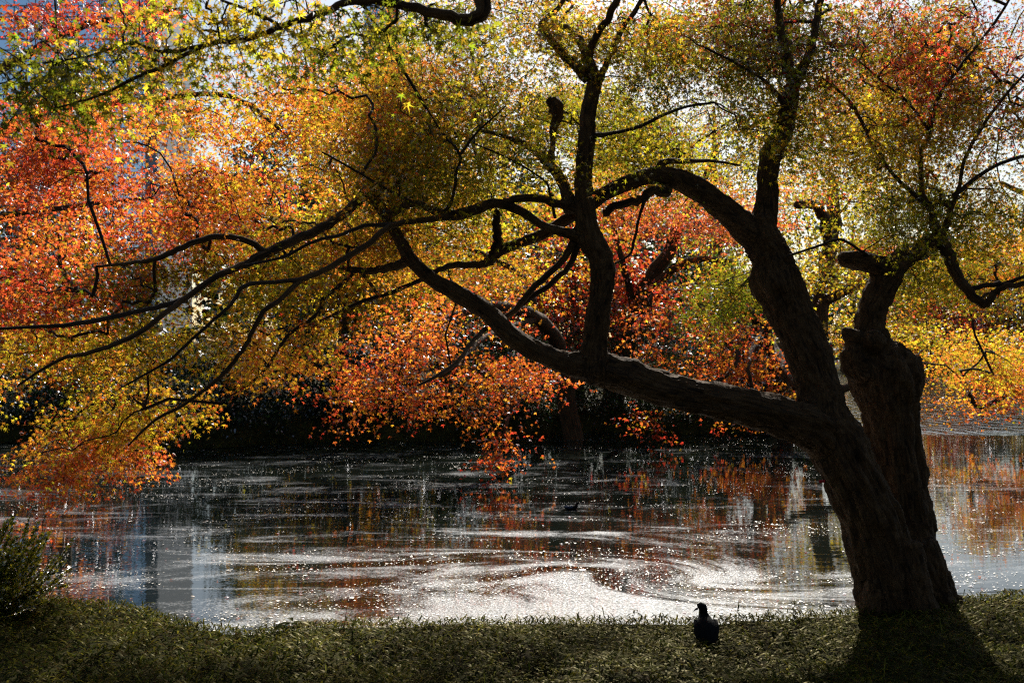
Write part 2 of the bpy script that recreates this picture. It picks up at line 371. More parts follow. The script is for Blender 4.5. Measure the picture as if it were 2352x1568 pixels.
stubB = limb_pts([(2045, 620, 7.82, 26), (2005, 606, 7.78, 24), (1970, 598, 7.76, 22), (1932, 592, 7.74, 17)])
limbL = limb_pts([(1925, 1035, 7.38, 58), (1870, 985, 7.33, 54), (1800, 957, 7.3, 47), (1700, 930, 7.25, 43), (1600, 912, 7.25, 39), (1500, 888, 7.25, 39), (1430, 862, 7.25, 40), (1360, 843, 7.25, 38),
    (1300, 835, 7.25, 27), (1240, 810, 7.28, 24), (1172, 767, 7.3, 23), (1115, 712, 7.35, 21), (1044, 671, 7.4, 20), (990, 639, 7.45, 18), (942, 594, 7.5, 16), (910, 536, 7.55, 14), (884, 491, 7.55, 13.5), (846, 433, 7.55, 14)])
limbM = limb_pts([(1368, 850, 7.25, 44), (1366, 790, 7.22, 30), (1374, 720, 7.2, 27), (1384, 650, 7.2, 27), (1378, 590, 7.2, 29), (1355, 545, 7.2, 28), (1344, 490, 7.2, 24), (1342, 410, 7.2, 21), (1346, 330, 7.2, 20),
    (1352, 260, 7.18, 19), (1366, 190, 7.15, 17)])
limbN = limb_pts([(1742, 545, 7.5, 38), (1712, 525, 7.48, 36), (1672, 488, 7.44, 30), (1630, 455, 7.4, 28), (1585, 425, 7.36, 27), (1540, 405, 7.33, 23), (1490, 405, 7.3, 20), (1430, 425, 7.3, 18), (1380, 450, 7.32, 17), (1345, 478, 7.35, 16),
    (1300, 505, 7.4, 14), (1250, 537, 7.42, 13), (1190, 560, 7.45, 13), (1150, 575, 7.45, 13), (1128, 598, 7.45, 12)])
stemU = limb_pts([(1745, 560, 7.52, 36), (1760, 480, 7.52, 27), (1764, 400, 7.5, 24), (1775, 345, 7.48, 25), (1800, 300, 7.45, 22), (1812, 240, 7.42, 19), (1826, 180, 7.4, 17)])
limbP = limb_pts([(1352, 560, 7.2, 20), (1320, 540, 7.2, 14), (1252, 520, 7.18, 11), (1200, 487, 7.15, 11), (1140, 467, 7.12, 12), (1090, 482, 7.1, 13), (1038, 495, 7.1, 13), (990, 480, 7.15, 10), (948, 467, 7.2, 9), (904, 488, 7.3, 11), (880, 495, 7.4, 11)])
thick = [('trunk', trunkA), ('trunk', rootL), ('trunk', rootM), ('stump', trunkB), ('stump', rootR)]+[('stump', k) for k in knobs[:4]]+[('trunk', knobs[4]),
    ('stump', stemB), ('stump', stubB), ('L', limbL), ('M', limbM), ('N', limbN), ('U', stemU), ('P', limbP)]
acc = Acc(); seg = []
for nm, pts in thick:
    sp = spline(pts, 5); V, F, vec = tube(sp, 20); acc.add(V, F, vec)
    s = np.concatenate([[0], np.cumsum(np.linalg.norm(np.diff(sp[:, :3], axis=0), axis=1))])
    T = unit(np.gradient(sp[:, :3], axis=0)); Nn = unit(np.cross(T, np.array((.13, .97, .2)))); Bb = np.cross(T, Nn)
    for k in range(len(sp)): seg.append((nm, sp[k], s[k]+len(seg)*.13, T[k], Nn[k], Bb[k]))
tmp = link('tmp', acc.mesh('tmp', vec=True), None)
md = tmp.modifiers.new('r', 'REMESH'); md.mode = 'VOXEL'; md.voxel_size = .016
md2 = tmp.modifiers.new('s', 'SMOOTH'); md2.iterations = 3; md2.factor = .5
dg = bpy.context.evaluated_depsgraph_get(); me = bpy.data.meshes.new_from_object(tmp.evaluated_get(dg))
bpy.data.objects.remove(tmp)
nv = len(me.vertices); V = np.empty(nv*3, np.float32); me.vertices.foreach_get('co', V); V = V.reshape(-1, 3).astype(float)
nm_ = np.empty(nv*3, np.float32); me.vertices.foreach_get('normal', nm_); nm_ = nm_.reshape(-1, 3)
F = np.empty(len(me.loops), np.int32); me.loops.foreach_get('vertex_index', F)
F = F.reshape(-1, 4)
cs = np.array([q[1][:3] for q in seg]); rs = np.array([q[1][3] for q in seg]); ss = np.array([q[2] for q in seg])
TT = np.array([q[3] for q in seg]); NN = np.array([q[4] for q in seg]); BB = np.array([q[5] for q in seg]); names = np.array([q[0] for q in seg])
near = np.empty(nv, int)
for a in range(0, nv, 4000):
    d = np.linalg.norm(V[a:a+4000, None]-cs[None], axis=2)/rs[None]; near[a:a+4000] = np.argmin(d, 1)
rel = V-cs[near]; along = ss[near]+np.sum(rel*TT[near], 1)
u = np.sum(rel*NN[near], 1); v = np.sum(rel*BB[near], 1); rad = np.hypot(u, v)+1e-6
bc = np.stack([u, v, along], 1)
disp = np.zeros(nv)
for k in range(nv):
    q = bc[k]; a = math.atan2(q[1], q[0]); R0 = rs[near[k]]
    n1 = noise.noise(Vector((math.cos(a)*3.2*R0/.2, math.sin(a)*3.2*R0/.2, q[2]*1.1)))
    n2 = noise.noise(Vector((q[0]*30, q[1]*30, q[2]*2.6)))
    n3 = noise.noise(Vector((V[k][0]*6, V[k][1]*6, V[k][2]*6)))
    disp[k] = R0*(.16*n1+.06*n3)+min(.016, R0*.12)*(abs(n2)*2-.5)
V2 = V+nm_*disp[:, None]
maple = tag(empty('maple_tree', P(2060, 1400, 7.45)), 'old maple leaning left on the near bank, dark forked trunk, green to orange leaves', 'tree')
fn = names[near[F[:, 0]]]
LAB = {'trunk': ('trunk', 'dark leaning trunk with furrowed bark'), 'stump': ('trunk', 'second upright trunk, lopped to a knobbly stump with one crooked stem'), 'L': ('limb', 'long thick limb sweeping left over the water'),
       'M': ('limb', 'upright limb rising off the sweeping limb'), 'N': ('limb', 'arched limb crossing left'), 'U': ('limb', 'upright stem rising out of frame'), 'P': ('limb', 'wavy thin limb')}
for key, (onm, lab) in LAB.items():
    f = F[fn == key]; idx, inv = np.unique(f, return_inverse=True)
    o = link(onm, np_mesh(onm, V2[idx], inv.reshape(-1, 4), vec=bc[idx]), M_BARK, maple); o['label'] = lab
bpy.data.meshes.remove(me)

thin = [  # (px,py,Y,r)
 [(846, 433, 7.55, 13), (804, 479, 7.5, 13), (743, 520, 7.35, 13), (692, 546, 7.2, 13), (612, 581, 6.95, 13), (550, 612, 6.8, 10), (495, 636, 6.65, 9), (399, 704, 6.4, 8), (315, 767, 6.2, 7.5), (210, 809, 6, 6), (139, 825, 5.9, 5), (42, 884, 5.8, 3)],
 [(612, 580, 6.95, 9), (567, 552, 6.9, 8.5), (495, 544, 6.8, 8.5), (420, 567, 6.7, 8), (357, 594, 6.6, 7), (300, 604, 6.5, 5), (220, 612, 6.4, 3)],
 [(430, 688, 6.5, 8), (357, 706, 6.4, 7), (273, 725, 6.2, 7), (160, 746, 6, 6.5), (80, 750, 5.9, 5), (-30, 756, 5.8, 4)],
 [(1040, 497, 7.1, 10), (970, 505, 7.05, 8), (900, 518, 7, 8), (846, 559, 6.9, 8), (790, 595, 6.8, 8), (731, 628, 6.7, 8), (692, 642, 6.65, 8), (640, 690, 6.5, 7), (606, 715, 6.4, 7), (580, 760, 6.4, 6.5), (564, 795, 6.4, 6), (520, 852, 6.35, 6), (483, 884, 6.3, 5.5), (420, 930, 6.3, 4.5), (357, 964, 6.3, 4), (294, 1023, 6.2, 2.5)],
 [(692, 642, 6.65, 6), (630, 648, 6.5, 5.5), (563, 656, 6.4, 6), (530, 700, 6.35, 5), (483, 741, 6.3, 4.5), (430, 790, 6.3, 4), (378, 834, 6.25, 4), (273, 893, 6.2, 2)],
 [(900, 515, 7.05, 6), (836, 519, 7, 5.5), (780, 540, 6.9, 5), (725, 553, 6.8, 4.5), (650, 590, 6.7, 4), (560, 610, 6.6, 3)],
 [(940, 598, 7.5, 13), (900, 612, 7.55, 12), (850, 622, 7.6, 10), (800, 617, 7.6, 8), (780, 617, 7.6, 6)],
 [(815, 622, 7.6, 6), (770, 665, 7.6, 6), (743, 685, 7.6, 6), (731, 720, 7.6, 6), (670, 762, 7.5, 5), (640, 800, 7.45, 4.5), (596, 863, 7.4, 4), (504, 926, 7.3, 2.5)],
 [(828, 622, 7.6, 5), (850, 650, 7.7, 5), (870, 678, 7.8, 5), (900, 672, 7.8, 6), (960, 645, 7.7, 6), (990, 635, 7.5, 6)],
 [(870, 680, 7.8, 5), (800, 705, 7.8, 5), (760, 725, 7.8, 4), (700, 750, 7.8, 2)],
 [(1130, 598, 7.45, 12), (1100, 607, 7.5, 10), (1050, 608, 7.5, 9), (1000, 622, 7.48, 7), (985, 628, 7.46, 6)],
 [(1133, 590, 7.45, 12), (1142, 555, 7.4, 13), (1141, 520, 7.4, 12), (1142, 485, 7.4, 9)],
 [(1318, 555, 7.2, 10), (1290, 600, 7.25, 9), (1230, 655, 7.3, 9), (1190, 705, 7.35, 8), (1150, 735, 7.4, 6)],
 [(1330, 560, 7.22, 8), (1305, 615, 7.3, 8), (1260, 655, 7.4, 8), (1195, 700, 7.4, 7), (1150, 738, 7.4, 5)],
 [(1115, 755, 7.4, 6), (1080, 790, 7.9, 6), (1050, 830, 8.4, 6), (1010, 860, 8.8, 5), (960, 885, 9, 3.5)],
 [(1350, 490, 7.2, 16), (1300, 473, 7.2, 12), (1220, 455, 7.15, 11), (1156, 463, 7.12, 10)],
 [(1310, 480, 7.2, 18), (1300, 440, 7.3, 16), (1265, 380, 7.4, 14), (1230, 345, 7.5, 12), (1180, 320, 7.6, 7), (1100, 300, 7.7, 4)],
 [(1265, 375, 7.4, 10), (1270, 320, 7.5, 8), (1278, 245, 7.5, 18), (1262, 232, 7.5, 16)],
 [(1366, 195, 7.15, 17), (1345, 120, 7.2, 14), (1320, 80, 7.3, 10), (1285, 60, 7.4, 9), (1245, 70, 7.4, 7)],
 [(1366, 195, 7.15, 16), (1352, 130, 7.1, 12), (1370, 80, 7.0, 10), (1400, 40, 6.9, 10), (1425, -20, 6.8, 10)],
 [(1366, 200, 7.15, 15), (1388, 155, 7.2, 9), (1420, 80, 7.3, 8), (1450, 40, 7.3, 7), (1485, -20, 7.3, 6)],
 [(1350, 180, 7.15, 14), (1300, 130, 7.2, 12), (1260, 85, 7.3, 10), (1245, 55, 7.3, 9), (1290, 10, 7.3, 6), (1300, -30, 7.3, 5)],
 [(1020, 490, 7.1, 5), (1040, 455, 7.0, 4.5), (1048, 400, 6.9, 4.5), (1056, 355, 6.8, 4.5), (1020, 310, 6.8, 3), (980, 250, 6.7, 2)],
 [(1056, 355, 6.8, 4), (1100, 300, 6.7, 3), (1160, 245, 6.6, 2)],
 [(955, 470, 7.2, 5), (890, 435, 7.2, 4), (830, 400, 7.1, 3.5), (740, 350, 7, 2.5)],
 [(1275, 500, 7.2, 4), (1262, 440, 7, 3.5), (1250, 415, 7, 3), (1180, 370, 6.9, 2.5), (1090, 330, 6.8, 2)],
 [(1360, 310, 7.2, 7), (1410, 305, 7.1, 5), (1470, 290, 7, 5), (1560, 250, 6.9, 4), (1640, 235, 6.8, 3)],
 [(1520, 400, 7.33, 14), (1520, 375, 7.33, 10), (1570, 370, 7.4, 7), (1640, 370, 7.5, 4), (1700, 380, 7.6, 2.5)],
 [(1385, 490, 7.35, 9), (1420, 470, 7.35, 11), (1470, 460, 7.33, 12), (1500, 440, 7.3, 13), (1530, 445, 7.3, 12), (1530, 420, 7.33, 14)],
 [(1490, 440, 7.3, 6), (1470, 490, 7.3, 4), (1455, 560, 7.3, 4), (1440, 590, 7.3, 3), (1380, 620, 7.3, 2)],
 [(1826, 190, 7.4, 17), (1800, 110, 7.35, 13), (1790, 50, 7.3, 10), (1780, -40, 7.2, 9)],
 [(1826, 190, 7.4, 15), (1860, 120, 7.4, 11), (1875, 50, 7.4, 10), (1890, -40, 7.4, 9)],
 [(1812, 250, 7.42, 8), (1760, 190, 7.2, 5), (1700, 150, 7, 4), (1620, 110, 6.9, 3)],
 [(2160, 548, 7.85, 16), (2180, 590, 7.8, 17), (2195, 625, 7.75, 16), (2220, 665, 7.7, 14), (2250, 692, 7.7, 12), (2265, 698, 7.7, 11), (2285, 672, 7.7, 10), (2320, 655, 7.65, 8), (2400, 650, 7.6, 7)],
 [(2230, 665, 7.7, 6), (2265, 655, 7.7, 7), (2310, 650, 7.7, 6), (2352, 635, 7.6, 5), (2400, 620, 7.6, 4)],
 [(2160, 548, 7.85, 13), (2130, 470, 7.8, 8), (2118, 430, 7.8, 7), (2116, 350, 7.75, 6), (2135, 310, 7.7, 6), (2150, 235, 7.65, 5.5), (2200, 160, 7.6, 4.5), (2280, 60, 7.6, 4), (2330, -20, 7.5, 3)],
 [(2135, 300, 7.7, 4), (2090, 240, 7.7, 3.5), (2030, 190, 7.7, 3), (1960, 130, 7.6, 2)],
 [(2130, 470, 7.8, 7), (2060, 410, 7.75, 5), (2010, 340, 7.7, 5), (1980, 280, 7.65, 5), (1950, 230, 7.6, 4), (1890, 180, 7.5, 2.5)],
 [(2160, 548, 7.85, 9), (2200, 440, 7.8, 6), (2215, 370, 7.8, 5), (2245, 310, 7.75, 5), (2300, 230, 7.7, 4), (2380, 140, 7.6, 3)],
 [(2190, 450, 7.8, 6), (2240, 410, 7.8, 6), (2300, 375, 7.8, 5), (2400, 345, 7.8, 5)],
 [(2030, 610, 7.82, 6), (1990, 585, 7.7, 4), (1930, 550, 7.5, 4), (1880, 565, 7.4, 3.5), (1800, 590, 7.3, 3)],
]
skel = [np.array(spline(p_, 4)) for _, p_ in thick]
for rows in thin:
    pts = np.array(limb_pts(rows)); pts[1:, 3] *= .84; sp = spline(pts, 5); jit = np.zeros((len(sp), 3)); jit[1:-1] = rng.normal(0, 1, (len(sp)-2, 3))*sp[1:-1, 3:4]*.16
    sp[:, :3] += jit; V, F, vec = tube(sp, 8); vec[:, 2] += rng.random()*20
    link('branch', np_mesh('branch', V, F, vec=vec), M_TWIG if rows[0][3] < 9 else M_BARK, maple); skel.append(sp)
skelA = np.vstack(skel)

MAIN = [  # px,py,rx,ry,Y0,Y1,n,rot,palette
 (110, 330, 210, 150, 6.0, 8.4, 150, 0, 'ROOR'), (250, 480, 260, 80, 6.2, 8.2, 90, -8, 'OORA'), (100, 620, 230, 110, 5.8, 7.6, 150, -8, 'MRROD'),
 (330, 600, 230, 90, 6.2, 8, 110, -10, 'OADG'), (120, 750, 220, 70, 5.8, 7.2, 80, -10, 'YAGO'), (330, 700, 280, 90, 6, 7.6, 130, -15, 'GYGD'),
 (560, 650, 200, 90, 6.4, 8, 100, -25, 'GDYA'), (130, 870, 200, 90, 5.8, 7.2, 120, -10, 'YGAO'), (400, 830, 260, 100, 6, 7.6, 150, -25, 'YAYG'),
 (330, 950, 230, 80, 6, 7.6, 110, -15, 'YAOG'), (200, 1020, 200, 80, 6, 7.4, 120, -10, 'OARO'), (330, 1030, 150, 60, 6.2, 7.4, 60, -15, 'ORAO'),
 (150, 1110, 130, 60, 6, 7.2, 56, -5, 'ROOR'), (110, 1165, 60, 42, 6.1, 6.9, 16, 0, 'OROA'), (590, 830, 110, 90, 6.8, 8, 50, -40, 'AYAO'), (700, 740, 130, 70, 7, 8.4, 50, -30, 'YAGA'),
 (450, 380, 260, 130, 7, 10, 190, 0, 'OAORY'), (700, 260, 250, 120, 7.5, 10, 170, 0, 'AOYR'), (750, 420, 230, 110, 6.8, 9, 190, 0, 'YGAD'),
 (1000, 320, 290, 140, 6.7, 9.4, 190, 0, 'GGYDA'), (900, 200, 260, 90, 7.5, 9.5, 120, 0, 'AOYG'), (1120, 420, 260, 70, 6.8, 8.6, 105, 0, 'DGGY'), (850, 330, 160, 70, 7.4, 8.6, 70, 0, 'YYGA'),
 (1300, 250, 270, 120, 6.8, 9, 140, 0, 'DGGY'), (1500, 210, 270, 120, 6.8, 9, 150, 0, 'DGGD'), (1250, 80, 230, 90, 7, 9, 110, 0, 'GYGA'), (1520, 70, 220, 80, 7, 9, 90, 0, 'GOYD'),
 (1640, 330, 190, 80, 6.8, 8.5, 90, 0, 'GDYG'), (1680, 650, 110, 80, 8, 9.0, 70, 0, 'DDDG'), (1800, 90, 300, 120, 6.8, 9, 130, 0, 'MDDG'), (1750, 230, 260, 80, 6.8, 9, 110, 0, 'DDMGY'),
 (2130, 110, 280, 120, 7.2, 9.4, 170, 0, 'MMDRA'), (2200, 230, 220, 90, 7.2, 9.4, 110, 0, 'MDAG'), (2050, 300, 250, 110, 7.2, 9.4, 180, 0, 'YGGA'), (2250, 380, 180, 100, 7.2, 9.2, 90, 0, 'GDYA'),
 (1930, 440, 140, 110, 7.8, 9.6, 90, 0, 'GYGG'), (2150, 470, 240, 80, 6.8, 9, 120, 0, 'DDGG'), (2100, 640, 120, 80, 7.9, 9.2, 50, 0, 'GDY'), (2290, 600, 120, 80, 8, 9.5, 50, 0, 'YGO'),
 (860, 560, 160, 60, 7.6, 9, 60, 0, 'OADY'), (1000, 560, 150, 60, 8, 9.6, 60, 0, 'GYAO'), (480, 500, 200, 60, 8, 10, 70, 0, 'OROY'),
 (900, 150, 400, 200, 9, 13, 220, 0, 'YAOG'), (1450, 130, 400, 230, 9, 13, 330, 0, 'GYAD'), (2000, 150, 400, 230, 9, 13, 260, 0, 'MGAD'),
  (1100, -200, 500, 230, 10, 14, 420, 0, 'OYGR'), (1900, -200, 600, 230, 10, 14, 420, 0, 'GYAD'), (700, 350, 350, 150, 9, 11.5, 110, 0, 'OAYG'),
 (800, 230, 320, 130, 11, 14, 210, 0, 'OYAG'), (1300, 210, 320, 150, 11, 14.5, 260, 0, 'GYOD'), (1780, 200, 320, 150, 11, 14.5, 280, 0, 'GOMY'), (1700, 60, 380, 90, 7.5, 10, 120, 0, 'MDDO'), (2180, 170, 330, 220, 8.4, 11, 190, 0, 'MDAGR'), (2090, 40, 190, 100, 7.5, 10.5, 120, 0, 'MDDRG'),
 (2260, 740, 150, 100, 10, 12, 130, 0, 'AYGO'), (2220, 640, 190, 70, 10, 12, 120, 0, 'GYGD'), (2300, 560, 150, 70, 10, 12, 80, 0, 'YAO')]
tg = []; cl = []
for k, (px, py, rx, ry, a, b_, n, ro, pl_) in enumerate(MAIN):
    if a >= 10 and py < 400: n = int(n*.5)  # these far upper patches are added to throw shade on the grass
    if px < 760 and a < 7.1: a = a+.55 if py < 700 else 6.7+(py-700)/400*1.5; b_ = min(b_+.3, a+1.0) if py < 700 else a+.9; n = int(n*(.52 if py > 560 else .7))
    q = sample_patch(px, py, rx, ry, a, b_, n, ro, off=0, gate=-.3 if (px > 1950 and py < 320) else .10 if a < 8.9 else .14, fr=(.8, .8, 3.2) if a < 8.9 else (.75, .75, 1.6)); tg += q; cl.append(pal(pl_, len(q)))
for _ in range(17):   # leaf clumps added along the sun's path to dapple shade onto the grass
    g0 = np.array((rng.uniform(-1.4, 4.4), rng.uniform(4.7, 7.3), .3)); ds = rng.uniform(7.2, 9.8); c_ = g0+np.array(sd)*ds
    tg += list(c_+rng.normal(0, 1, (30, 3))*np.array((.55, .5, .22))); cl.append(pal('GDYOA' if c_[0] < 1 else 'GDYDM', 30))
n_ = 420; q = np.stack([rng.uniform(-5.5, 6.5, n_), rng.uniform(1.5, 9, n_), rng.uniform(0, 1.6, n_)], 1); q[:, 2] += 2.75+q[:, 1]*.36  # unseen leaves overhead, added to keep sky light off grass and trunk
tg += list(q); cl.append(pal('GDYO', n_))
tg = np.array(tg); cl = np.vstack(cl)
tw = Acc(); dirs = grow(skelA, tg, acc=tw)
o = link('twigs', tw.mesh('twigs', vec=True), M_TWIG, maple); o['kind'] = 'stuff'
lf = Acc(); sprays(lf, tg, dirs, cl, 38, .21, .0275, 1)
link('crown', lf.mesh('crown'), M_LEAF, maple, smooth=False)

# small red tag nailed to the leaning trunk, with a row of stamped digits too worn to read
M_RED = simple('red_tag', (.5, .015, .03), .5); M_DKRED = simple('tag_marks', (.12, .0, .01), .6)
tp = P(1888, 1105, 7.1)
bm = bmesh.new(); bmesh.ops.create_cube(bm, size=1); bmesh.ops.scale(bm, vec=(.040, .003, .021), verts=bm.verts)
bmesh.ops.bevel(bm, geom=bm.edges[:], offset=.0008, segments=1, affect='EDGES')
me = bpy.data.meshes.new('tag'); bm.to_mesh(me); bm.free()
tago = link('tag', me, M_RED, maple, smooth=False); tago.location = Vector(tp)-maple.location; tago.rotation_euler = (R(8), R(-6), R(-10)); tago['label'] = 'small red tag fixed to the leaning trunk'
bm = bmesh.new()
for dx_ in (-.008, -.001, .006):
    for dz_ in (-.004, 0, .004):
        r_ = bmesh.ops.create_cube(bm, size=1); bmesh.ops.scale(bm, vec=(.0035, .001, .0016), verts=r_['verts']); bmesh.ops.translate(bm, vec=(dx_+random.uniform(-.001, .001), -.0022, dz_), verts=r_['verts'])
me = bpy.data.meshes.new('marks'); bm.to_mesh(me); bm.free(); mk = link('marks', me, M_DKRED, None, smooth=False); mk.parent = tago

# ------------------------------------------------------------------ other trees
def build_tree(label, cat, group, limbs, patches, nleaf, rad, size, lod, material=None, root=None, gate=.03, rmin=.0022, off=0., sides=3, name='maple_tree', world=False, upw=.9, bark=None, smooth=False):
    base = (limbs[0][0][:3] if world else P(*limbs[0][0][:3])); base = np.array(base, float); base[2] = float(ground_z(base[0], base[1]))
    o = tag(empty(name, base), label, cat, group)
    sk = []
    for q, rows in enumerate(limbs):
        pts = [list(r) for r in rows] if world else limb_pts(rows)
        if q == 0:
            pts[0] = [*base, pts[0][3]]; pts[0][2] -= .15
        sp = spline(np.array(pts), 5); sp[1:-1, :3] += rng.normal(0, 1, (len(sp)-2, 3))*sp[1:-1, 3:4]*.2
        V, F, vec = tube(sp, 12 if q == 0 else 8); link('trunk' if q == 0 else 'limb', np_mesh('limb', V, F, vec=vec), bark or M_BARK, o); sk.append(sp)
    sk = np.vstack(sk); tg = []; cl = []
    for (px, py, rx, ry, a, b_, n, ro, pl_) in patches:
        q = sample_patch(px, py, rx, ry, a, b_, n, ro, gate=gate, off=off); tg += q; cl.append(pal(pl_, len(q)))
    tg = np.array(tg); cl = np.vstack(cl); tw = Acc(); dirs = grow(sk, tg, acc=tw, rmin=rmin, sides=sides)
    w_ = link('twigs', tw.mesh('twigs', vec=True), M_TWIG, o); w_['kind'] = 'stuff'
    lf = Acc(); sprays(lf, tg, dirs, cl, nleaf, rad, size, lod, upw=upw)
    link('crown', lf.mesh('crown'), material or M_LEAF, o, smooth=False)
    return o
# overhanging tree: trunk just right of the photographer, limb crossing the top of the view
a0 = P(1150, -30, 3.9)
build_tree('maple standing out of view whose dark low bough with green leaves crosses the top', 'tree', None,
  [[(3.3, 2.2, .55, .2), (3.25, 2.3, 1.6, .17), (3.0, 2.6, 2.8, .14), (2.3, 3.0, 3.6, .09), (1.1, 3.5, 3.85, .06), (*P(1180, -60, 3.9), .045), (*P(1110, 30, 3.9), .028), (*P(1060, 45, 3.9), .024), (*P(980, 25, 3.9), .02), (*P(860, 0, 3.9), .017)],
   [(*P(900, 0, 3.9), .017), (*P(800, 5, 3.85), .015), (*P(740, 30, 3.8), .014), (*P(650, 60, 3.8), .012), (*P(560, 92, 3.8), .011), (*P(470, 105, 3.75), .009), (*P(380, 150, 3.7), .008), (*P(310, 180, 3.7), .007), (*P(220, 222, 3.7), .005), (*P(120, 250, 3.6), .003)],
   [(*P(470, 105, 3.75), .008), (*P(380, 120, 3.75), .006), (*P(300, 100, 3.7), .005), (*P(200, 130, 3.7), .004), (*P(60, 150, 3.6), .003)],
   [(*P(650, 60, 3.8), .008), (*P(560, 20, 3.8), .006), (*P(480, -10, 3.8), .005)]],
  [(130, 160, 180, 90, 3.5, 4.1, 85, 5, 'DDDG'), (330, 130, 180, 70, 3.5, 4.1, 50, 0, 'DGDY'), (560, 60, 190, 70, 3.6, 4.3, 70, 0, 'YGYG'), (770, 100, 120, 60, 3.7, 4.3, 40, 0, 'DDG'),
   (980, 30, 130, 50, 3.7, 4.3, 60, 0, 'DDG'), (330, -10, 250, 40, 3.6, 4.2, 20, 0, 'GY')], 12, .13, .030, 1, world=True, gate=-.3, rmin=.0016, sides=4)
# low left bank maple, fiery red crown
build_tree('fiery red and orange maple leaning in from beyond the left edge of the pond', 'tree', None,
  [[(-450, 900, 17, 40), (-400, 650, 16.5, 34), (-250, 450, 16, 26), (-60, 330, 15.5, 18), (120, 250, 15, 10), (300, 200, 15, 5)],
   [(-400, 600, 16.5, 18), (-200, 560, 15, 12), (0, 500, 14, 8), (200, 470, 13.5, 5), (350, 455, 13.5, 3)], [(-250, 450, 16, 20), (-50, 200, 16, 12), (200, 60, 16, 8), (420, 20, 16, 4)],
   [(120, 250, 15, 9), (330, 230, 14, 6), (470, 215, 13.5, 6), (560, 235, 13, 6), (640, 295, 12.6, 4)]],
  [(60, 30, 230, 70, 12, 17, 90, 0, 'RROM'), (300, 30, 180, 60, 13, 17, 70, 0, 'RRO'), (150, 330, 300, 150, 13, 16, 190, 0, 'RORYO'), (450, 260, 300, 130, 13, 16, 190, 0, 'OGOAY'),
   (60, 430, 200, 80, 12, 15, 90, 0, 'OOR'), (420, 420, 250, 90, 12, 15, 130, 0, 'ROOR'), (700, 200, 200, 110, 13, 17, 110, 0, 'AOYG'), (300, 540, 180, 60, 12.5, 15, 60, 0, 'ROR'), (620, 340, 170, 110, 13, 16, 110, 0, 'OAYO')],
  15, .3, .05, 2, off=3.)
# orange maple across the water that reaches low over the pond
build_tree('orange maple with low boughs drooping almost to the water at mid pond', 'tree', None,
  [[(1330, 960, 23.6, 24), (1290, 820, 23, 20), (1230, 730, 21, 15), (1130, 700, 19, 11), (1010, 740, 17.5, 8), (900, 800, 16.5, 5)],
   [(1230, 730, 21, 10), (1120, 770, 18, 7), (1060, 830, 16.6, 6), (1000, 865, 16, 5), (930, 885, 15.8, 3)], [(1190, 740, 20, 7), (1190, 850, 17.5, 5), (1170, 950, 16.5, 4), (1150, 1030, 16, 3)],
   [(1230, 730, 21, 12), (1200, 640, 21, 8), (1100, 580, 21, 5), (980, 560, 21, 3)]],
  [(960, 760, 170, 90, 15, 18, 190, -20, 'OROA'), (830, 860, 100, 70, 15, 17, 80, -10, 'ROOA'), (960, 890, 110, 65, 15, 17, 80, 0, 'OAAR'), (1130, 830, 120, 80, 15.5, 18, 110, 0, 'OAOR'), (1230, 850, 80, 45, 15.5, 17.5, 40, 0, 'ORO'),
   (1110, 940, 60, 30, 15.6, 16.6, 16, 0, 'OOA'), (1150, 1010, 66, 45, 15.6, 16.6, 24, 0, 'ROO'), (1130, 1055, 38, 22, 15.8, 16.4, 8, 0, 'ROR'), (780, 950, 30, 35, 15.5, 16.5, 6, 0, 'RO'), (1100, 680, 150, 60, 18, 21, 90, 0, 'AOYO'), (1180, 620, 180, 70, 19, 22, 110, 0, 'YAOG'), (950, 620, 160, 60, 19, 22, 90, 0, 'OAY'), (950, 430, 260, 130, 20, 24, 260, 0, 'CAYG'), (800, 250, 250, 110, 20, 25, 260, 0, 'OACY')],
  14, .3, .048, 2, off=6., gate=-.2)
build_tree('coral orange maple behind the arched limb with a slanting dark trunk', 'tree', None,
  [[(1400, 930, 27, 26), (1440, 780, 27, 24), (1490, 660, 26.5, 20), (1540, 560, 26, 14), (1600, 450, 26, 9), (1650, 330, 26, 5)],
   [(1490, 660, 26.5, 12), (1580, 600, 25, 8), (1680, 600, 24.5, 5)], [(1460, 720, 27, 10), (1430, 600, 26, 7), (1400, 480, 26, 4)]],
  [(1610, 560, 150, 110, 22, 26, 260, 0, 'COCR'), (1440, 470, 130, 90, 23, 27, 130, 0, 'OAYO'), (1500, 720, 60, 45, 22, 24, 34, 0, 'OR'), (1500, 800, 45, 35, 21, 23, 20, 0, 'OAR'), (1620, 400, 180, 80, 23, 28, 180, 0, 'COCA'), (1550, 300, 200, 80, 24, 28, 160, 0, 'AOYC'), (1560, 110, 280, 110, 27, 31, 240, 0, 'GDYG'), (1350, 330, 150, 100, 25, 29, 150, 0, 'GYOA')],
  14, .42, .062, 2, off=9.)
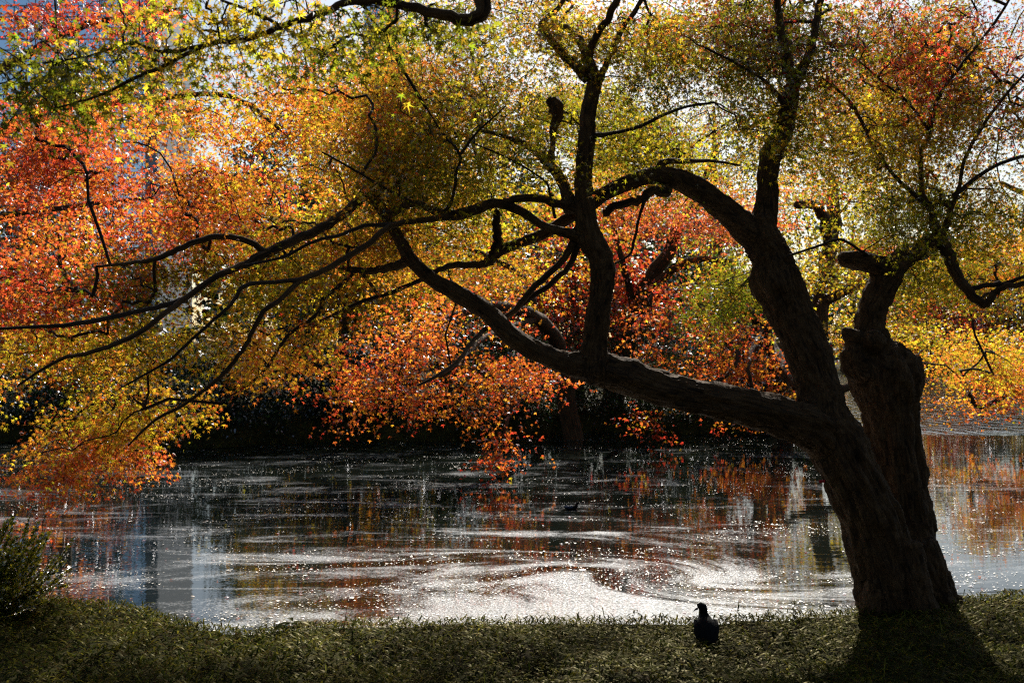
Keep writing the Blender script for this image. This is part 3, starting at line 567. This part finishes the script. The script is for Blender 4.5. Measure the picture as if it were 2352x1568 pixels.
build_tree('golden orange maple low at the tip of the far bank beside the leaning trunk', 'tree', None,
  [[(1800, 960, 25.5, 26), (1790, 850, 25, 22), (1750, 750, 24, 16), (1690, 700, 23, 9), (1600, 700, 22, 5)], [(1780, 800, 24.5, 12), (1710, 770, 22, 8), (1690, 840, 21, 6), (1640, 880, 20.5, 4)],
   [(1770, 780, 24.5, 10), (1830, 880, 21, 12), (1900, 900, 21, 12), (1960, 885, 21, 9)], [(1750, 750, 24, 8), (1720, 830, 20.5, 5), (1735, 920, 20, 3)]],
  [(1700, 860, 130, 70, 20, 23.5, 180, 0, 'OARO'), (1660, 750, 110, 45, 20, 23.5, 90, 0, 'AOR'), (1790, 900, 60, 40, 20, 22, 30, 0, 'AAO'), (1740, 930, 60, 24, 20, 21.5, 20, 0, 'OR'), (1480, 950, 75, 35, 20, 21.5, 14, 0, 'RRO'), (1520, 985, 20, 24, 20.4, 21, 5, 0, 'R'), (1680, 640, 160, 60, 22, 26, 110, 0, 'AYO')],
  14, .38, .055, 2, off=12., gate=-.25)
build_tree('yellow and olive maple filling the gap behind the leaning trunk', 'tree', None,
  [[(1840, 965, 28.5, 26), (1870, 800, 28, 22), (1900, 600, 28, 18), (1915, 470, 28, 14), (1910, 400, 28, 8)], [(1905, 560, 28, 14), (1880, 475, 27, 12), (1830, 470, 26, 9)], [(1880, 700, 28, 12), (2000, 640, 27, 9), (2120, 600, 27, 5)]],
  [(1960, 650, 190, 120, 25, 30, 260, 0, 'YGAG'), (1900, 450, 180, 110, 25, 30, 190, 0, 'YGGA'), (1990, 520, 90, 60, 24, 27, 70, 0, 'RRO'), (2010, 570, 60, 40, 24, 26, 30, 0, 'RM'), (1950, 770, 120, 60, 25, 29, 60, 0, 'AYG'), (1850, 300, 220, 90, 26, 31, 140, 0, 'GYA'), (2080, 760, 110, 60, 24, 28, 60, 0, 'YGA')],
  14, .42, .062, 2, off=15.)
build_tree('bright yellow and orange maple over the open water at the right edge', 'tree', None,
  [[(2900, 1000, 24, 34), (2800, 800, 24, 28), (2600, 680, 24, 20), (2400, 640, 23.5, 12), (2200, 640, 23, 6)], [(2700, 740, 24, 16), (2500, 850, 23, 10), (2330, 900, 22.5, 7), (2255, 935, 22.2, 6), (2225, 905, 22, 4)], [(2600, 680, 24, 14), (2450, 500, 24, 9), (2300, 420, 24, 5)]],
  [(2260, 800, 160, 50, 21, 24, 90, 0, 'AOYG'), (2200, 870, 110, 50, 21, 24, 120, 0, 'AYOO'), (2310, 860, 110, 60, 21, 25, 120, 0, 'OARO'), (2330, 920, 70, 20, 21, 23, 20, 0, 'GOR'), (2500, 760, 150, 150, 21, 27, 120, 0, 'YAO')],
  14, .38, .056, 2, off=18.)

# trees across the pond, each with its own trunk and crown
def back_tree(px, Y, ztop, zlow, rx, palette, label, group, n=130, evergreen=False, clump=.9, leaf=.12, off=0.):
    x = (px-1176)/FP*Y; z0 = float(ground_z(x, Y)); hh = ztop-z0
    name = 'evergreen_tree' if evergreen else 'maple_tree'
    o = tag(empty(name, (x, Y, z0)), label, 'tree', group)
    lean = random.uniform(-.06, .06)*hh
    sp = spline(np.array([[x, Y, z0-.2, .03*hh], [x+lean*.3, Y, z0+hh*.3, .022*hh], [x+lean, Y+.2, z0+hh*.6, .014*hh], [x+lean*1.1, Y, ztop-.4, .004*hh]]), 5)
    V, F, vec = tube(sp, 8); link('trunk', np_mesh('trunk', V, F, vec=vec), M_BARK, o)
    c = []; k = 0
    while len(c) < n and k < n*20:
        k += 1
        u, v, s_ = rng.uniform(-1, 1, 3)
        if u*u+v*v+s_*s_ > 1 or u*u+v*v+s_*s_ < .12: continue
        zz = (zlow+ztop)/2+s_*(ztop-zlow)/2; fx = 1-.35*max(0, s_) if not evergreen else 1-.5*max(0, s_)
        q = np.array((x+lean*.6+u*rx*fx, Y+v*rx*.8*fx, zz))
        if zz < z0+.3 or ntest(q, (.45, .45, .9), off+px*.01) < -.12: continue
        c.append(q)
    c = np.array(c); tw = Acc(); dirs = grow(sp[3:], c, acc=tw, rmin=.008, rmax=.06, sides=3)
    link('limbs', tw.mesh('limbs', vec=True), M_TWIG, o)['kind'] = 'stuff'
    lf = Acc(); sprays(lf, c, dirs, pal(palette, len(c)), 26 if not evergreen else 34, clump, leaf, 3, flat=.4)
    link('crown', lf.mesh('crown'), M_EVER if evergreen else M_LEAF, o, smooth=False)
    return o
BG = [ # px, Y, ztop, zlow, rx, palette, evergreen, label
 (-150, 36, 11.5, .8, 4.5, 'KKE', 1, 'dark evergreen half out of the frame beyond the left bank'),
 (40, 40, 13.5, 1.0, 3.8, 'KTT', 1, 'teal dark evergreen behind the red foliage at far left'),
 (150, 33, 11.5, .8, 2.4, 'KTE', 1, 'dark evergreen showing through the gap left of the thin boughs'),
 (655, 39, 13.5, 1.0, 2.6, 'KEE', 1, 'dark evergreen behind the orange foliage left of the arching limb'),
 (720, 44, 15.5, 1.0, 5.0, 'EEB', 1, 'tall grey green evergreen whose top shows against the pale sky'),
 (930, 36, 10.6, 1.0, 4.5, 'KKT', 1, 'dark evergreen behind the drooping orange boughs'),
 (1160, 41, 12, 1.0, 5.0, 'KEE', 1, 'dark evergreen behind the wavy limb'),
 (1420, 37, 11.5, .8, 4.6, 'KEE', 1, 'dark evergreen between the upright limb and the coral maple'),
 (1680, 42, 12.5, 1.0, 5.0, 'KTE', 1, 'dark evergreen behind the fork of the leaning trunk'),
 (130, 29, 6.0, .5, 2.0, 'ORA', 0, 'small orange maple on the far bank behind the lower left foliage'),
 (690, 31, 6.5, 2.0, 2.8, 'GYA', 0, 'olive maple on the far bank left of the orange boughs'),
 (780, 29, 7.0, 2.6, 3.0, 'YGA', 0, 'yellow green maple on the far bank above the dark shrubs'),
 (820, 31, 6.8, 2.6, 3.2, 'YGO', 0, 'orange maple on the far bank behind the arching limb'),
 (1020, 29, 7.5, 2.8, 3.4, 'YAG', 0, 'yellow maple on the far bank behind the stub of the wavy branch'),
 (1230, 31, 7.4, 2.6, 3.2, 'YAG', 0, 'golden maple on the far bank left of the upright limb'),
 (1330, 28, 6.2, 2.0, 2.4, 'RMO', 0, 'dark red maple low behind the upright limb'),
 (1740, 32, 9.5, 2.2, 3.4, 'GYE', 0, 'olive maple on the far bank behind the leaning trunk'),
 (1960, 74, 12.0, 1.0, 6.0, 'KTE', 1, 'dark tree across the open water between the two trunks'),
 (2110, 78, 11.0, .8, 6.0, 'OBA', 0, 'brown orange tree across the open water beside the stump'),
 (2240, 76, 12.5, 1.0, 6.5, 'TTK', 1, 'blue green tree across the open water at right'),
 (2370, 74, 12.8, 1.2, 6.0, 'TKE', 1, 'blue green tree across the open water at the right edge'),
 (2180, 72, 6.5, .8, 4.5, 'RMO', 0, 'low red maple across the open water'),
 (2320, 71, 5.5, .8, 4.0, 'AYB', 0, 'low amber maple across the open water at right'),
 (2050, 72, 6.0, .8, 4.5, 'AGY', 0, 'low yellow maple across the open water behind the stump'),
 (2500, 72, 11, 1, 6.0, 'TKE', 1, 'blue green tree beyond the right edge of the pond')]
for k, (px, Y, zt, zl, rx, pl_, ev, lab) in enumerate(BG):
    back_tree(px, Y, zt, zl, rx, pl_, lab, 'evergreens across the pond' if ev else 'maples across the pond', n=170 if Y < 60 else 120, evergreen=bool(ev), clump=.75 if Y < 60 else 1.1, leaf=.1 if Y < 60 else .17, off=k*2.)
def shrub(px, Y, h, rx, palette, label, n=80):
    x = (px-1176)/FP*Y; z0 = float(ground_z(x, Y)); o = tag(empty('shrub', (x, Y, z0)), label, 'shrub', 'dark shrubs along the far shore')
    c = []
    while len(c) < n:
        u, v, s_ = rng.uniform(-1, 1), rng.uniform(-1, 1), rng.uniform(0, 1)
        if u*u+v*v+s_*s_ > 1: continue
        c.append((x+u*rx, Y+v*rx*.7, z0+s_*h))
    c = np.array(c); st = np.array([[x, Y, z0-.1], [x, Y, z0+.3*h], [x+.1, Y, z0+.55*h]]); tw = Acc(); dirs = grow(st, c, acc=tw, rmin=.005, sides=3)
    link('stems', tw.mesh('stems', vec=True), M_TWIG, o)['kind'] = 'stuff'
    lf = Acc(); sprays(lf, c, dirs, pal(palette, len(c)), 40, .3, .055, 3, flat=.6, upw=.5)
    link('foliage', lf.mesh('foliage'), M_EVER, o, smooth=False)
SH = [(20, 'KKT', 1.7, 'dark shrub on the far shore at the left edge of the frame'), (160, 'KKE', 1.5, 'low dark shrub seen through the gap in the left foliage'), (300, 'KKK', 2.0, 'blackish shrub hidden behind the lower left foliage'), (430, 'KKT', 1.9, 'dark shrub half behind the drooping orange tips'), (560, 'KKE', 2.6, 'dark shrub at the left end of the open far shore'), (690, 'KEK', 3.0, 'tall dark shrub left of the orange boughs'), (820, 'KKK', 2.5, 'blackish shrub under the left end of the orange boughs'),
      (950, 'KKE', 2.3, 'dark shrub directly under the orange boughs'), (1080, 'KEE', 2.6, 'dark shrub behind the lowest hanging orange spray'), (1200, 'EEK', 2.8, 'green shrub just right of the hanging orange spray'), (1320, 'EEB', 3.0, 'greyish green shrub below the joint of the upright limb'),
      (1440, 'EBE', 3.2, 'pale green shrub right of the upright limb'), (1550, 'EEB', 2.8, 'grey green shrub above the long limb'), (1660, 'KEK', 2.0, 'dark shrub under the long limb'), (1760, 'KKE', 1.6, 'rightmost dark shrub at the tip of the far bank')]
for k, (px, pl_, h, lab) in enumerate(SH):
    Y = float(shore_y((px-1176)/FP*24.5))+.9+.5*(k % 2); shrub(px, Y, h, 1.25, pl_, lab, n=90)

# ------------------------------------------------------------------ grass bank
def in_density(n, ymin, ymax, xr):
    x = rng.uniform(-xr, xr, n); y = ymin+(ymax-ymin)*rng.random(n)**.9
    k = y < edge_y(x)+.06
    return x[k], y[k]
def blades(acc, x, y, length, width, col, lay=.6, seg=3):
    n = len(x); z = ground_z(x, y); a = rng.random(n)*2*math.pi
    d = np.stack([np.cos(a), np.sin(a), np.zeros(n)], 1); s = np.stack([-np.sin(a), np.cos(a), np.zeros(n)], 1)
    L_ = length*rng.uniform(.55, 1.35, n); up = rng.uniform(.25, 1.0, n)*(1-lay)+rng.uniform(.05, .5, n)*lay
    base = np.stack([x, y, z-.005+rng.uniform(0, .045, n)], 1); rings = []
    for q in range(seg+1):
        t_ = q/seg; wd = width*(math.sin(math.pi*min(1, .12+t_*.88))**.7 if q < seg else .02)
        h_ = L_*(up*1.3*t_-.75*up*t_*t_*1.1); f_ = L_*t_*(1-.15*t_)*(1.05-up*.5)
        c_ = base+d*f_[:, None]+np.array((0, 0, 1))*h_[:, None]
        rings.append(c_+s*wd*rng.uniform(.7, 1.1, (n, 1))); rings.append(c_-s*wd)
    V = np.stack(rings, 1); k = np.arange(n)[:, None, None]*(2*(seg+1))
    f = np.array([(2*q, 2*q+1, 2*q+3, 2*q+2) for q in range(seg)])
    acc.add(V.reshape(-1, 3), (f[None]+k).reshape(-1, 4), np.repeat(col, 2*(seg+1), 0))
g = Acc()
GP = np.array([(.035, .055, .008), (.06, .08, .010), (.12, .13, .014), (.22, .19, .02), (.10, .07, .025), (.03, .042, .012)])
x, y = in_density(100000, 3.6, 8.2, 6.2); blades(g, x, y, .078, .0062, GP[rng.integers(0, 6, len(x))]*rng.uniform(.7, 1.3, (len(x), 1)))
x, y = in_density(3500, 3.6, 8.2, 6.2); blades(g, x, y, .15, .004, np.array([(.16, .17, .03)])*rng.uniform(.6, 1.2, (len(x), 1)), lay=.2)
xs = rng.uniform(-6, 6, 5200); ys = edge_y(xs)-rng.random(5200)**2*.25+.05; blades(g, xs, ys, .085, .004, GP[rng.integers(0, 4, len(xs))], lay=.1)
tag(link('grass', g.mesh('grass'), M_GRASS, smooth=False), 'dense low glossy grass covering the near bank', 'grass', kind='stuff')
g = Acc(); n = 26000; x = rng.uniform(-16, 9.5, n); y = shore_y(x)-.15+rng.random(n)**2*7
k = x < 9; blades(g, x[k], y[k], .30, .012, GP[rng.integers(0, 6, k.sum())]*.8, lay=.2, seg=2)
tag(link('undergrowth', g.mesh('undergrowth'), M_EVER, smooth=False), 'dark undergrowth along the far shore', 'undergrowth', kind='stuff')

# distant woods closing the view behind the park trees
g = Acc(); n = 26000; x = rng.uniform(-60, 30, n); y = rng.uniform(52, 58, n); z = rng.random(n)**.8*(9.5+2.5*np.sin(x*.37)+1.5*np.sin(x*1.3+1)); k = (x < 14) & ~((np.abs(x+18.6) < 1.5) & (z > 3))
x, y, z = x[k], y[k], z[k]
n2 = 24000; x2 = rng.uniform(14, 110, n2); y2 = rng.uniform(88, 96, n2); z2 = rng.random(n2)**.8*(9+2.2*np.sin(x2*.21)+1.5*np.sin(x2*.8+1))
pos = np.stack([np.r_[x, x2], np.r_[y, y2], np.r_[z, z2]], 1); n = len(pos)
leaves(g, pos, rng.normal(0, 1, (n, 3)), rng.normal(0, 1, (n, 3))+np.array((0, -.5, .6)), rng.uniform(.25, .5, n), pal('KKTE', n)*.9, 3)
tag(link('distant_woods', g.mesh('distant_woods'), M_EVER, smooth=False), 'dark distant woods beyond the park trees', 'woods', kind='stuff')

g = Acc(); n = 15000; x = rng.uniform(-26, 26, n); y = rng.uniform(-14, -5, n); z = .3+rng.random(n)*12  # unseen leaf mass behind and beside the camera, added to block sky light
n2 = 9000; sd_ = rng.choice([-1., 1.], n2); x2 = sd_*rng.uniform(14, 20, n2); y2 = rng.uniform(-6, 6, n2); z2 = .3+rng.random(n2)*9
pos = np.stack([np.r_[x, x2], np.r_[y, y2], np.r_[z, z2]], 1); n = len(pos)
leaves(g, pos, rng.normal(0, 1, (n, 3)), rng.normal(0, 1, (n, 3))+np.array((0, .4, .5)), rng.uniform(.25, .45, n), pal('KKEB', n), 3)
tag(link('woods', g.mesh('woods'), M_EVER, smooth=False), 'unseen leaf mass behind the camera, added to block sky light', 'woods', kind='stuff')

# small weeds silhouetted on the bank edge
def weed(px, hgt, nl, lw, label, py=None, spread=.9, col=(.03, .04, .012)):
    Y = 6.8
    for _ in range(4): Y = float(edge_y((px-1176)/FP*Y))-.05
    x = (px-1176)/FP*Y; z = float(ground_z(x, Y)); o = tag(empty('weed', (x, Y, z)), label, 'plant', 'weeds along the bank edge')
    st = spline(np.array([[x, Y, z-.02, .003], [x+.01, Y, z+hgt*.5, .0025], [x+.02, Y, z+hgt, .0015]]), 4); V, F, vec = tube(st, 5)
    link('stem', np_mesh('stem', V, F, vec=vec), M_TWIG, o); a = Acc()
    for k in range(nl):
        an = k*2.4+random.random(); q0 = st[min(len(st)-1, 2+k*len(st)//nl)][:3]; d = np.array((math.cos(an)*spread, math.sin(an)*spread, .5-.4*random.random())); d = d/np.linalg.norm(d)
        s_ = unit(np.cross(d, (0, 0, 1.))); ll = lw[0]*random.uniform(.7, 1.1); rr = []
        for t_ in np.linspace(0, 1, 6):
            wd = lw[1]*math.sin(math.pi*(.06+.9*t_)); c_ = q0+d*ll*t_-np.array((0, 0, 1))*ll*.55*t_*t_; rr += [c_-s_*wd, c_+np.array((0, 0, -wd*.25)), c_+s_*wd]
        f = [(3*i_+j_, 3*i_+j_+1, 3*i_+j_+4, 3*i_+j_+3) for i_ in range(5) for j_ in (0, 1)]
        a.add(np.array(rr), f, np.array(col)*random.uniform(.8, 1.3))
    link('leaves', a.mesh('leaves'), M_GRASS, o)
weed(665, .07, 7, (.16, .018), 'broad leaved dark plant at the bend of the bank edge')
weed(648, .05, 5, (.13, .02), 'broad leaved plant just left of the biggest weed')
weed(790, .13, 6, (.05, .006), 'thin upright weed with a yellow top right of the broad leaves', col=(.14, .13, .02))
weed(1452, .10, 9, (.07, .007), 'spiky weed left of the coot')
weed(1500, .07, 6, (.06, .006), 'low spiky weed just left of the coot')
weed(1690, .13, 9, (.07, .007), 'arching seedling just right of the coot')
weed(1820, .13, 10, (.05, .010), 'fern like seedling between the coot and the maple')
weed(1760, .08, 7, (.05, .006), 'small seedling right of the arching one')
weed(340, .10, 5, (.08, .004), 'thin grassy weed on the left of the bank edge', col=(.12, .13, .02))

# yew-like bush at the left edge
bx = tag(empty('yew_bush', (-3.98, 7.3, float(ground_z(-3.98, 7.3)))), 'low bushy yew with upright needled sprigs at the left edge of the bank', 'bush')
b0 = np.array(bx.location); tw = Acc(); nd = Acc(); 
for k in range(330):
    an = rng.uniform(-.15, math.pi+.15)-math.pi/2; ln = rng.uniform(.25, .72); el = rng.uniform(.1, 1.35)
    rr = rng.uniform(0, .35); st = b0+np.array((rng.uniform(-.45, .25), rng.uniform(-.3, .3), 0))
    dv = np.array((math.cos(el)*math.cos(an*.9+.2), math.cos(el)*math.sin(an)*.6, math.sin(el)*.95)); tt = np.linspace(0, 1, 9)[:, None]
    pth = st+dv*ln*tt+np.array((0, 0, .14))*ln*tt*tt; V, F, vec = tube(np.hstack([pth, .006*(1-tt*.75)]), 4, cap=False); tw.add(V, F, vec)
    m_ = int(210*ln/.7); tq = rng.uniform(.1, 1.0, m_)[:, None]; pos = st+dv*ln*tq+np.array((0, 0, .14))*ln*tq*tq
    s_ = unit(np.cross(dv, (0, 0, 1.))); side = rng.choice([-1., 1.], (m_, 1)); tip = dv*.8+s_*side*1.0+rng.normal(0, .25, (m_, 3))+np.array((0, 0, .3))
    leaves(nd, pos+unit(tip)*.010, tip, np.array((0, 0, 1.))+rng.normal(0, .4, (m_, 3)), rng.uniform(.018, .032, m_), pal('EGYY', m_)*np.array((.75, .95, 1.2)), 3)
link('stems', tw.mesh('stems', vec=True), M_TWIG, bx)['kind'] = 'stuff'
link('needles', nd.mesh('needles'), M_YEW, bx, smooth=False)

# ------------------------------------------------------------------ floating things
M_FLECK = simple('pale_glitter_fleck', (.72, .69, .62), .55)  # floating bits; their sun glitter is put into the pale colour
n = 60000; yy = 6.6+rng.random(n)**1.25*20; xx = rng.uniform(-.62, .72, n)*yy
keep = np.array([noise.noise(Vector((a*.5, b*1.1, 3))) + .5*noise.noise(Vector((a*1.7, b*4., 7))) > (-.10 if b < 11 else .16) for a, b in zip(xx, yy)]) & (yy > edge_y(xx)+.12) & (yy < shore_y(xx)-.4)
xx, yy = xx[keep], yy[keep]; n = len(xx); a = rng.random(n)*math.pi; s = rng.lognormal(math.log(.006), .45, n)
q = []
for k in range(4):
    an = a+k*math.pi/2+rng.normal(0, .25, n); rr = s*rng.uniform(.6, 1.3, n)
    q.append(np.stack([xx+np.cos(an)*rr, yy+np.sin(an)*rr*1.2, np.full(n, .004)+rng.uniform(0, .003, n)], 1))
V = np.stack(q, 1).reshape(-1, 3); F = np.arange(n*4).reshape(-1, 4)
tag(link('floating_flecks', np_mesh('floating_flecks', V, F), M_FLECK, smooth=False), 'pale flecks drifting on the pond surface', 'flecks', kind='stuff')
# fallen leaves, each its own
tv, tf = TPL[1]
LC = [('red', (.42, .03, .015)), ('orange', (.62, .16, .03)), ('brown', (.2, .08, .03)), ('yellow', (.7, .42, .05))]
fm_ = []
for nm, c in LC:
    me = np_mesh('fallen_leaf', tv*np.array((1, 1, 1.2)), tf, np.tile(c, (len(tv), 1))); me.materials.append(M_LEAF); fm_.append(me)
cnt = 0
while cnt < 230:
    if cnt < 150: px, py = random.uniform(0, 2352), random.uniform(1120, 1430)
    else: px, py = random.choice([(random.uniform(2150, 2352), random.uniform(1150, 1360)), (random.uniform(250, 800), random.uniform(1280, 1430)), (random.uniform(1500, 1950), random.uniform(1350, 1420))])
    Y = H*FP/(py-784); x = (px-1176)/FP*Y
    if Y < edge_y(x)+.15 or Y > shore_y(x)-.5: continue
    k = random.choices(range(4), (5, 3, 3, 1))[0]; nm = LC[k][0]
    o = bpy.data.objects.new('fallen_leaf', fm_[k]); COL.objects.link(o); s_ = random.uniform(.018, .034)
    o.location = (x, Y, .009); o.scale = (s_, s_, s_); o.rotation_euler = (random.uniform(-.25, .25), random.uniform(-.25, .25), random.random()*6.28)
    tag(o, f'small {nm} maple leaf floating on the pond', 'leaf', f'{nm} fallen leaves floating on the pond'); cnt += 1

# ------------------------------------------------------------------ birds
def loft(rings, sides=20):
    """rings: (x,y,z, rx, rz, yaw, pitch) ellipses joined into one closed skin"""
    V = []; n = len(rings)
    C = np.array([r_[:3] for r_ in rings]); T = unit(np.gradient(C, axis=0))
    for r_, t_ in zip(rings, T):
        sx = unit(np.cross(t_, (0, 0, 1.)) if abs(t_[2]) < .98 else np.array((1., 0, 0))); 
        if sx[0] < 0: sx = -sx
        sz = np.cross(sx, t_)
        for k in range(sides):
            a = 2*math.pi*k/sides; V.append(np.array(r_[:3])+sx*math.cos(a)*r_[3]+sz*math.sin(a)*r_[4])
    F = [(i_*sides+k, i_*sides+(k+1) % sides, (i_+1)*sides+(k+1) % sides, (i_+1)*sides+k) for i_ in range(n-1) for k in range(sides)]
    V = np.array(V); b_ = len(V); V = np.vstack([V, C[0], C[-1]]); L_ = (n-1)*sides
    F += [(b_, (k+2) % sides, k+1, k) for k in range(0, sides, 2)]+[(b_+1, L_+k, L_+k+1, L_+(k+2) % sides) for k in range(0, sides, 2)]
    return V, np.array(F)
M_FEATH = simple('dark_feathers', (.006, .006, .007), .8, .1, noise_amt=.5, scale=90); M_BILL = simple('bill', (.12, .09, .08), .4); M_LEG = simple('bird_leg', (.05, .055, .035), .6)
bp_ = P(1622, 1500, 6.42); gz = float(ground_z(bp_[0], bp_[1])); s_ = 1.0
coot = tag(empty('coot', (bp_[0], bp_[1], gz)), 'black coot standing on the grass at the bank edge, seen from behind, head turned left', 'bird')
bx_, by_ = bp_[0], bp_[1]
def B(x, y, z): return (bx_+x, by_+y, gz+z)
# spine from the tail (towards the viewer) up the back to the neck and the turned head
rings = [(*B(0, -.135, .085), .006, .006), (*B(0, -.125, .09), .028, .016), (*B(0, -.10, .10), .052, .038), (*B(0, -.06, .125), .078, .066), (*B(0, -.01, .15), .088, .086), (*B(0, .035, .168), .083, .088), (*B(0, .07, .195), .066, .068),
         (*B(0, .085, .228), .044, .044), (*B(-.001, .088, .252), .034, .035), (*B(-.004, .086, .278), .032, .033), (*B(-.012, .084, .302), .033, .034), (*B(-.026, .083, .310), .033, .031), (*B(-.042, .082, .304), .024, .023), (*B(-.052, .082, .291), .011, .010), (*B(-.056, .082, .289), .007, .007)]
V, F = loft(rings); body = link('body', np_mesh('body', V, F), M_FEATH, coot)
V, F = loft([(*B(-.050, .082, .292), .0095, .010), (*B(-.062, .081, .285), .0065, .0075), (*B(-.074, .080, .277), .004, .0045), (*B(-.083, .079, .271), .0012, .0015)], 8); link('bill', np_mesh('bill', V, F), M_BILL, coot)
for sg in (-1, 1):
    wr = [(*B(sg*.05, .06, .20), .012, .02), (*B(sg*.072, .03, .185), .018, .05), (*B(sg*.078, -.02, .155), .017, .056), (*B(sg*.062, -.07, .125), .014, .042), (*B(sg*.035, -.115, .10), .009, .02), (*B(sg*.014, -.145, .088), .003, .006)]
    V, F = loft(wr, 12); link('wing', np_mesh('wing', V, F), M_FEATH, coot)
    V, F, vec = tube(spline(np.array([[*B(sg*.028, .0, .09), .008], [*B(sg*.03, .005, .045), .005], [*B(sg*.03, .0, .005), .0045]]), 3), 8); link('leg', np_mesh('leg', V, F, vec=vec), M_LEG, coot)
    ft = Acc()
    for an in (-.6, 0, .6, math.pi):
        ll = .055 if an < 3 else .02; V, F, _ = tube(np.array([[*B(sg*.03, 0, .006), .005], [*B(sg*.03+math.sin(an)*ll*.5, math.cos(an)*ll*.5, .007), .006], [*B(sg*.03+math.sin(an)*ll, math.cos(an)*ll, .003), .002]]), 6); ft.add(V, F)
    link('foot', np_mesh('foot', np.vstack(ft.V), np.vstack(ft.F)), M_LEG, coot)
for sg, yy_ in ((1, .104), (-1, .060)):
    bm = bmesh.new(); bmesh.ops.create_icosphere(bm, subdivisions=1, radius=.0035); me = bpy.data.meshes.new('eye'); bm.to_mesh(me); bm.free()
    e = link('eye', me, simple('eye', (.15, .01, .01), .2), coot); e.location = Vector(B(-.036, yy_, .303))-coot.location
coot.scale = (.86, .86, .84); coot.location.z -= .045
DUCKS = 1
# swimming duck further out
Yd = H*FP/(1170-784); xd = (1312-1176)/FP*Yd
duck = tag(empty('duck', (xd, Yd, 0)), 'small dark duck swimming right in the middle of the pond', 'bird')
def Dk(x, y, z): return (xd+x, Yd+y, z)
V, F = loft([(*Dk(-.17, 0, .06), .006, .006), (*Dk(-.14, 0, .05), .03, .018), (*Dk(-.08, 0, .04), .06, .045), (*Dk(0, 0, .035), .078, .06), (*Dk(.07, 0, .045), .065, .058), (*Dk(.11, 0, .075), .042, .045), (*Dk(.125, 0, .115), .026, .028), (*Dk(.135, 0, .145), .027, .027), (*Dk(.155, 0, .158), .024, .024), (*Dk(.175, 0, .152), .012, .012)], 16)
link('body', np_mesh('body', V, F), M_FEATH, duck)
V, F = loft([(*Dk(.17, 0, .152), .010, .010), (*Dk(.195, 0, .146), .009, .005), (*Dk(.215, 0, .142), .005, .002)], 8); link('bill', np_mesh('bill', V, F), M_BILL, duck)
for sg in (-1, 1):
    V, F = loft([(*Dk(.06, sg*.05, .07), .01, .015), (*Dk(0, sg*.066, .065), .014, .035), (*Dk(-.08, sg*.05, .062), .012, .03), (*Dk(-.15, sg*.015, .065), .004, .006)], 10); link('wing', np_mesh('wing', V, F), simple('blue_wing', (.02, .05, .12), .4), duck)

duck.scale = (.62, .62, .62)
# ------------------------------------------------------------------ office tower far behind the trees
def tower(x0, x1, y0, dep, h, label, fl, mull):
    o = tag(empty('office_tower', ((x0+x1)/2, y0, 0)), label, 'building', 'glass office towers beyond the park'); c = Vector(((x0+x1)/2, y0+dep/2, 0))
    def box(bm, a, b):
        r_ = bmesh.ops.create_cube(bm, size=1); s__ = [b[i_]-a[i_] for i_ in range(3)]; bmesh.ops.scale(bm, vec=s__, verts=r_['verts']); bmesh.ops.translate(bm, vec=[(a[i_]+b[i_])/2 for i_ in range(3)], verts=r_['verts'])
    def fin(bm, nm, mt):
        me = bpy.data.meshes.new(nm); bm.to_mesh(me); bm.free(); return link(nm, me, mt, o, smooth=False)
    bm = bmesh.new(); box(bm, (x0, y0, 0), (x1, y0+dep, h)); fin(bm, 'wall', M_TGLASS)
    bm = bmesh.new(); z = 3.
    while z < h: box(bm, (x0-.25, y0-.3, z), (x1+.25, y0+dep+.3, z+.35)); z += fl
    q_ = fin(bm, 'floor_bands', M_TDARK)
    bm = bmesh.new(); xx_ = x0+mull
    while xx_ < x1: box(bm, (xx_-.12, y0-.2, 0), (xx_+.12, y0-.003, h)); xx_ += mull
    fin(bm, 'mullions', M_TDARK)
    bm = bmesh.new(); box(bm, (x0-.8, y0-.8, h), (x1+.8, y0+dep+.8, h+1.5)); box(bm, (x0+5, y0+5, h+1.5), (x1-5, y0+dep-5, h+6)); fin(bm, 'roof', M_TDARK)
    bm = bmesh.new(); box(bm, (x1+.003, y0+1, 0), (x1+4, y0+dep-1, h-2)); fin(bm, 'service_core', M_TDARK)
M_TGLASS = simple('tower_glass', (.55, .72, .92), .18, .8, metal=.6); M_TDARK = simple('tower_grey', (.16, .2, .26), .5)
tower(-190, -129, 350, 40, 128, 'pale blue glass tower with dark floor lines behind the leaves at top left', 3.9, 7.5)
tower(-52, -44, 350, 30, 122, 'narrow pale blue tower slice behind the top bough', 3.9, 4)
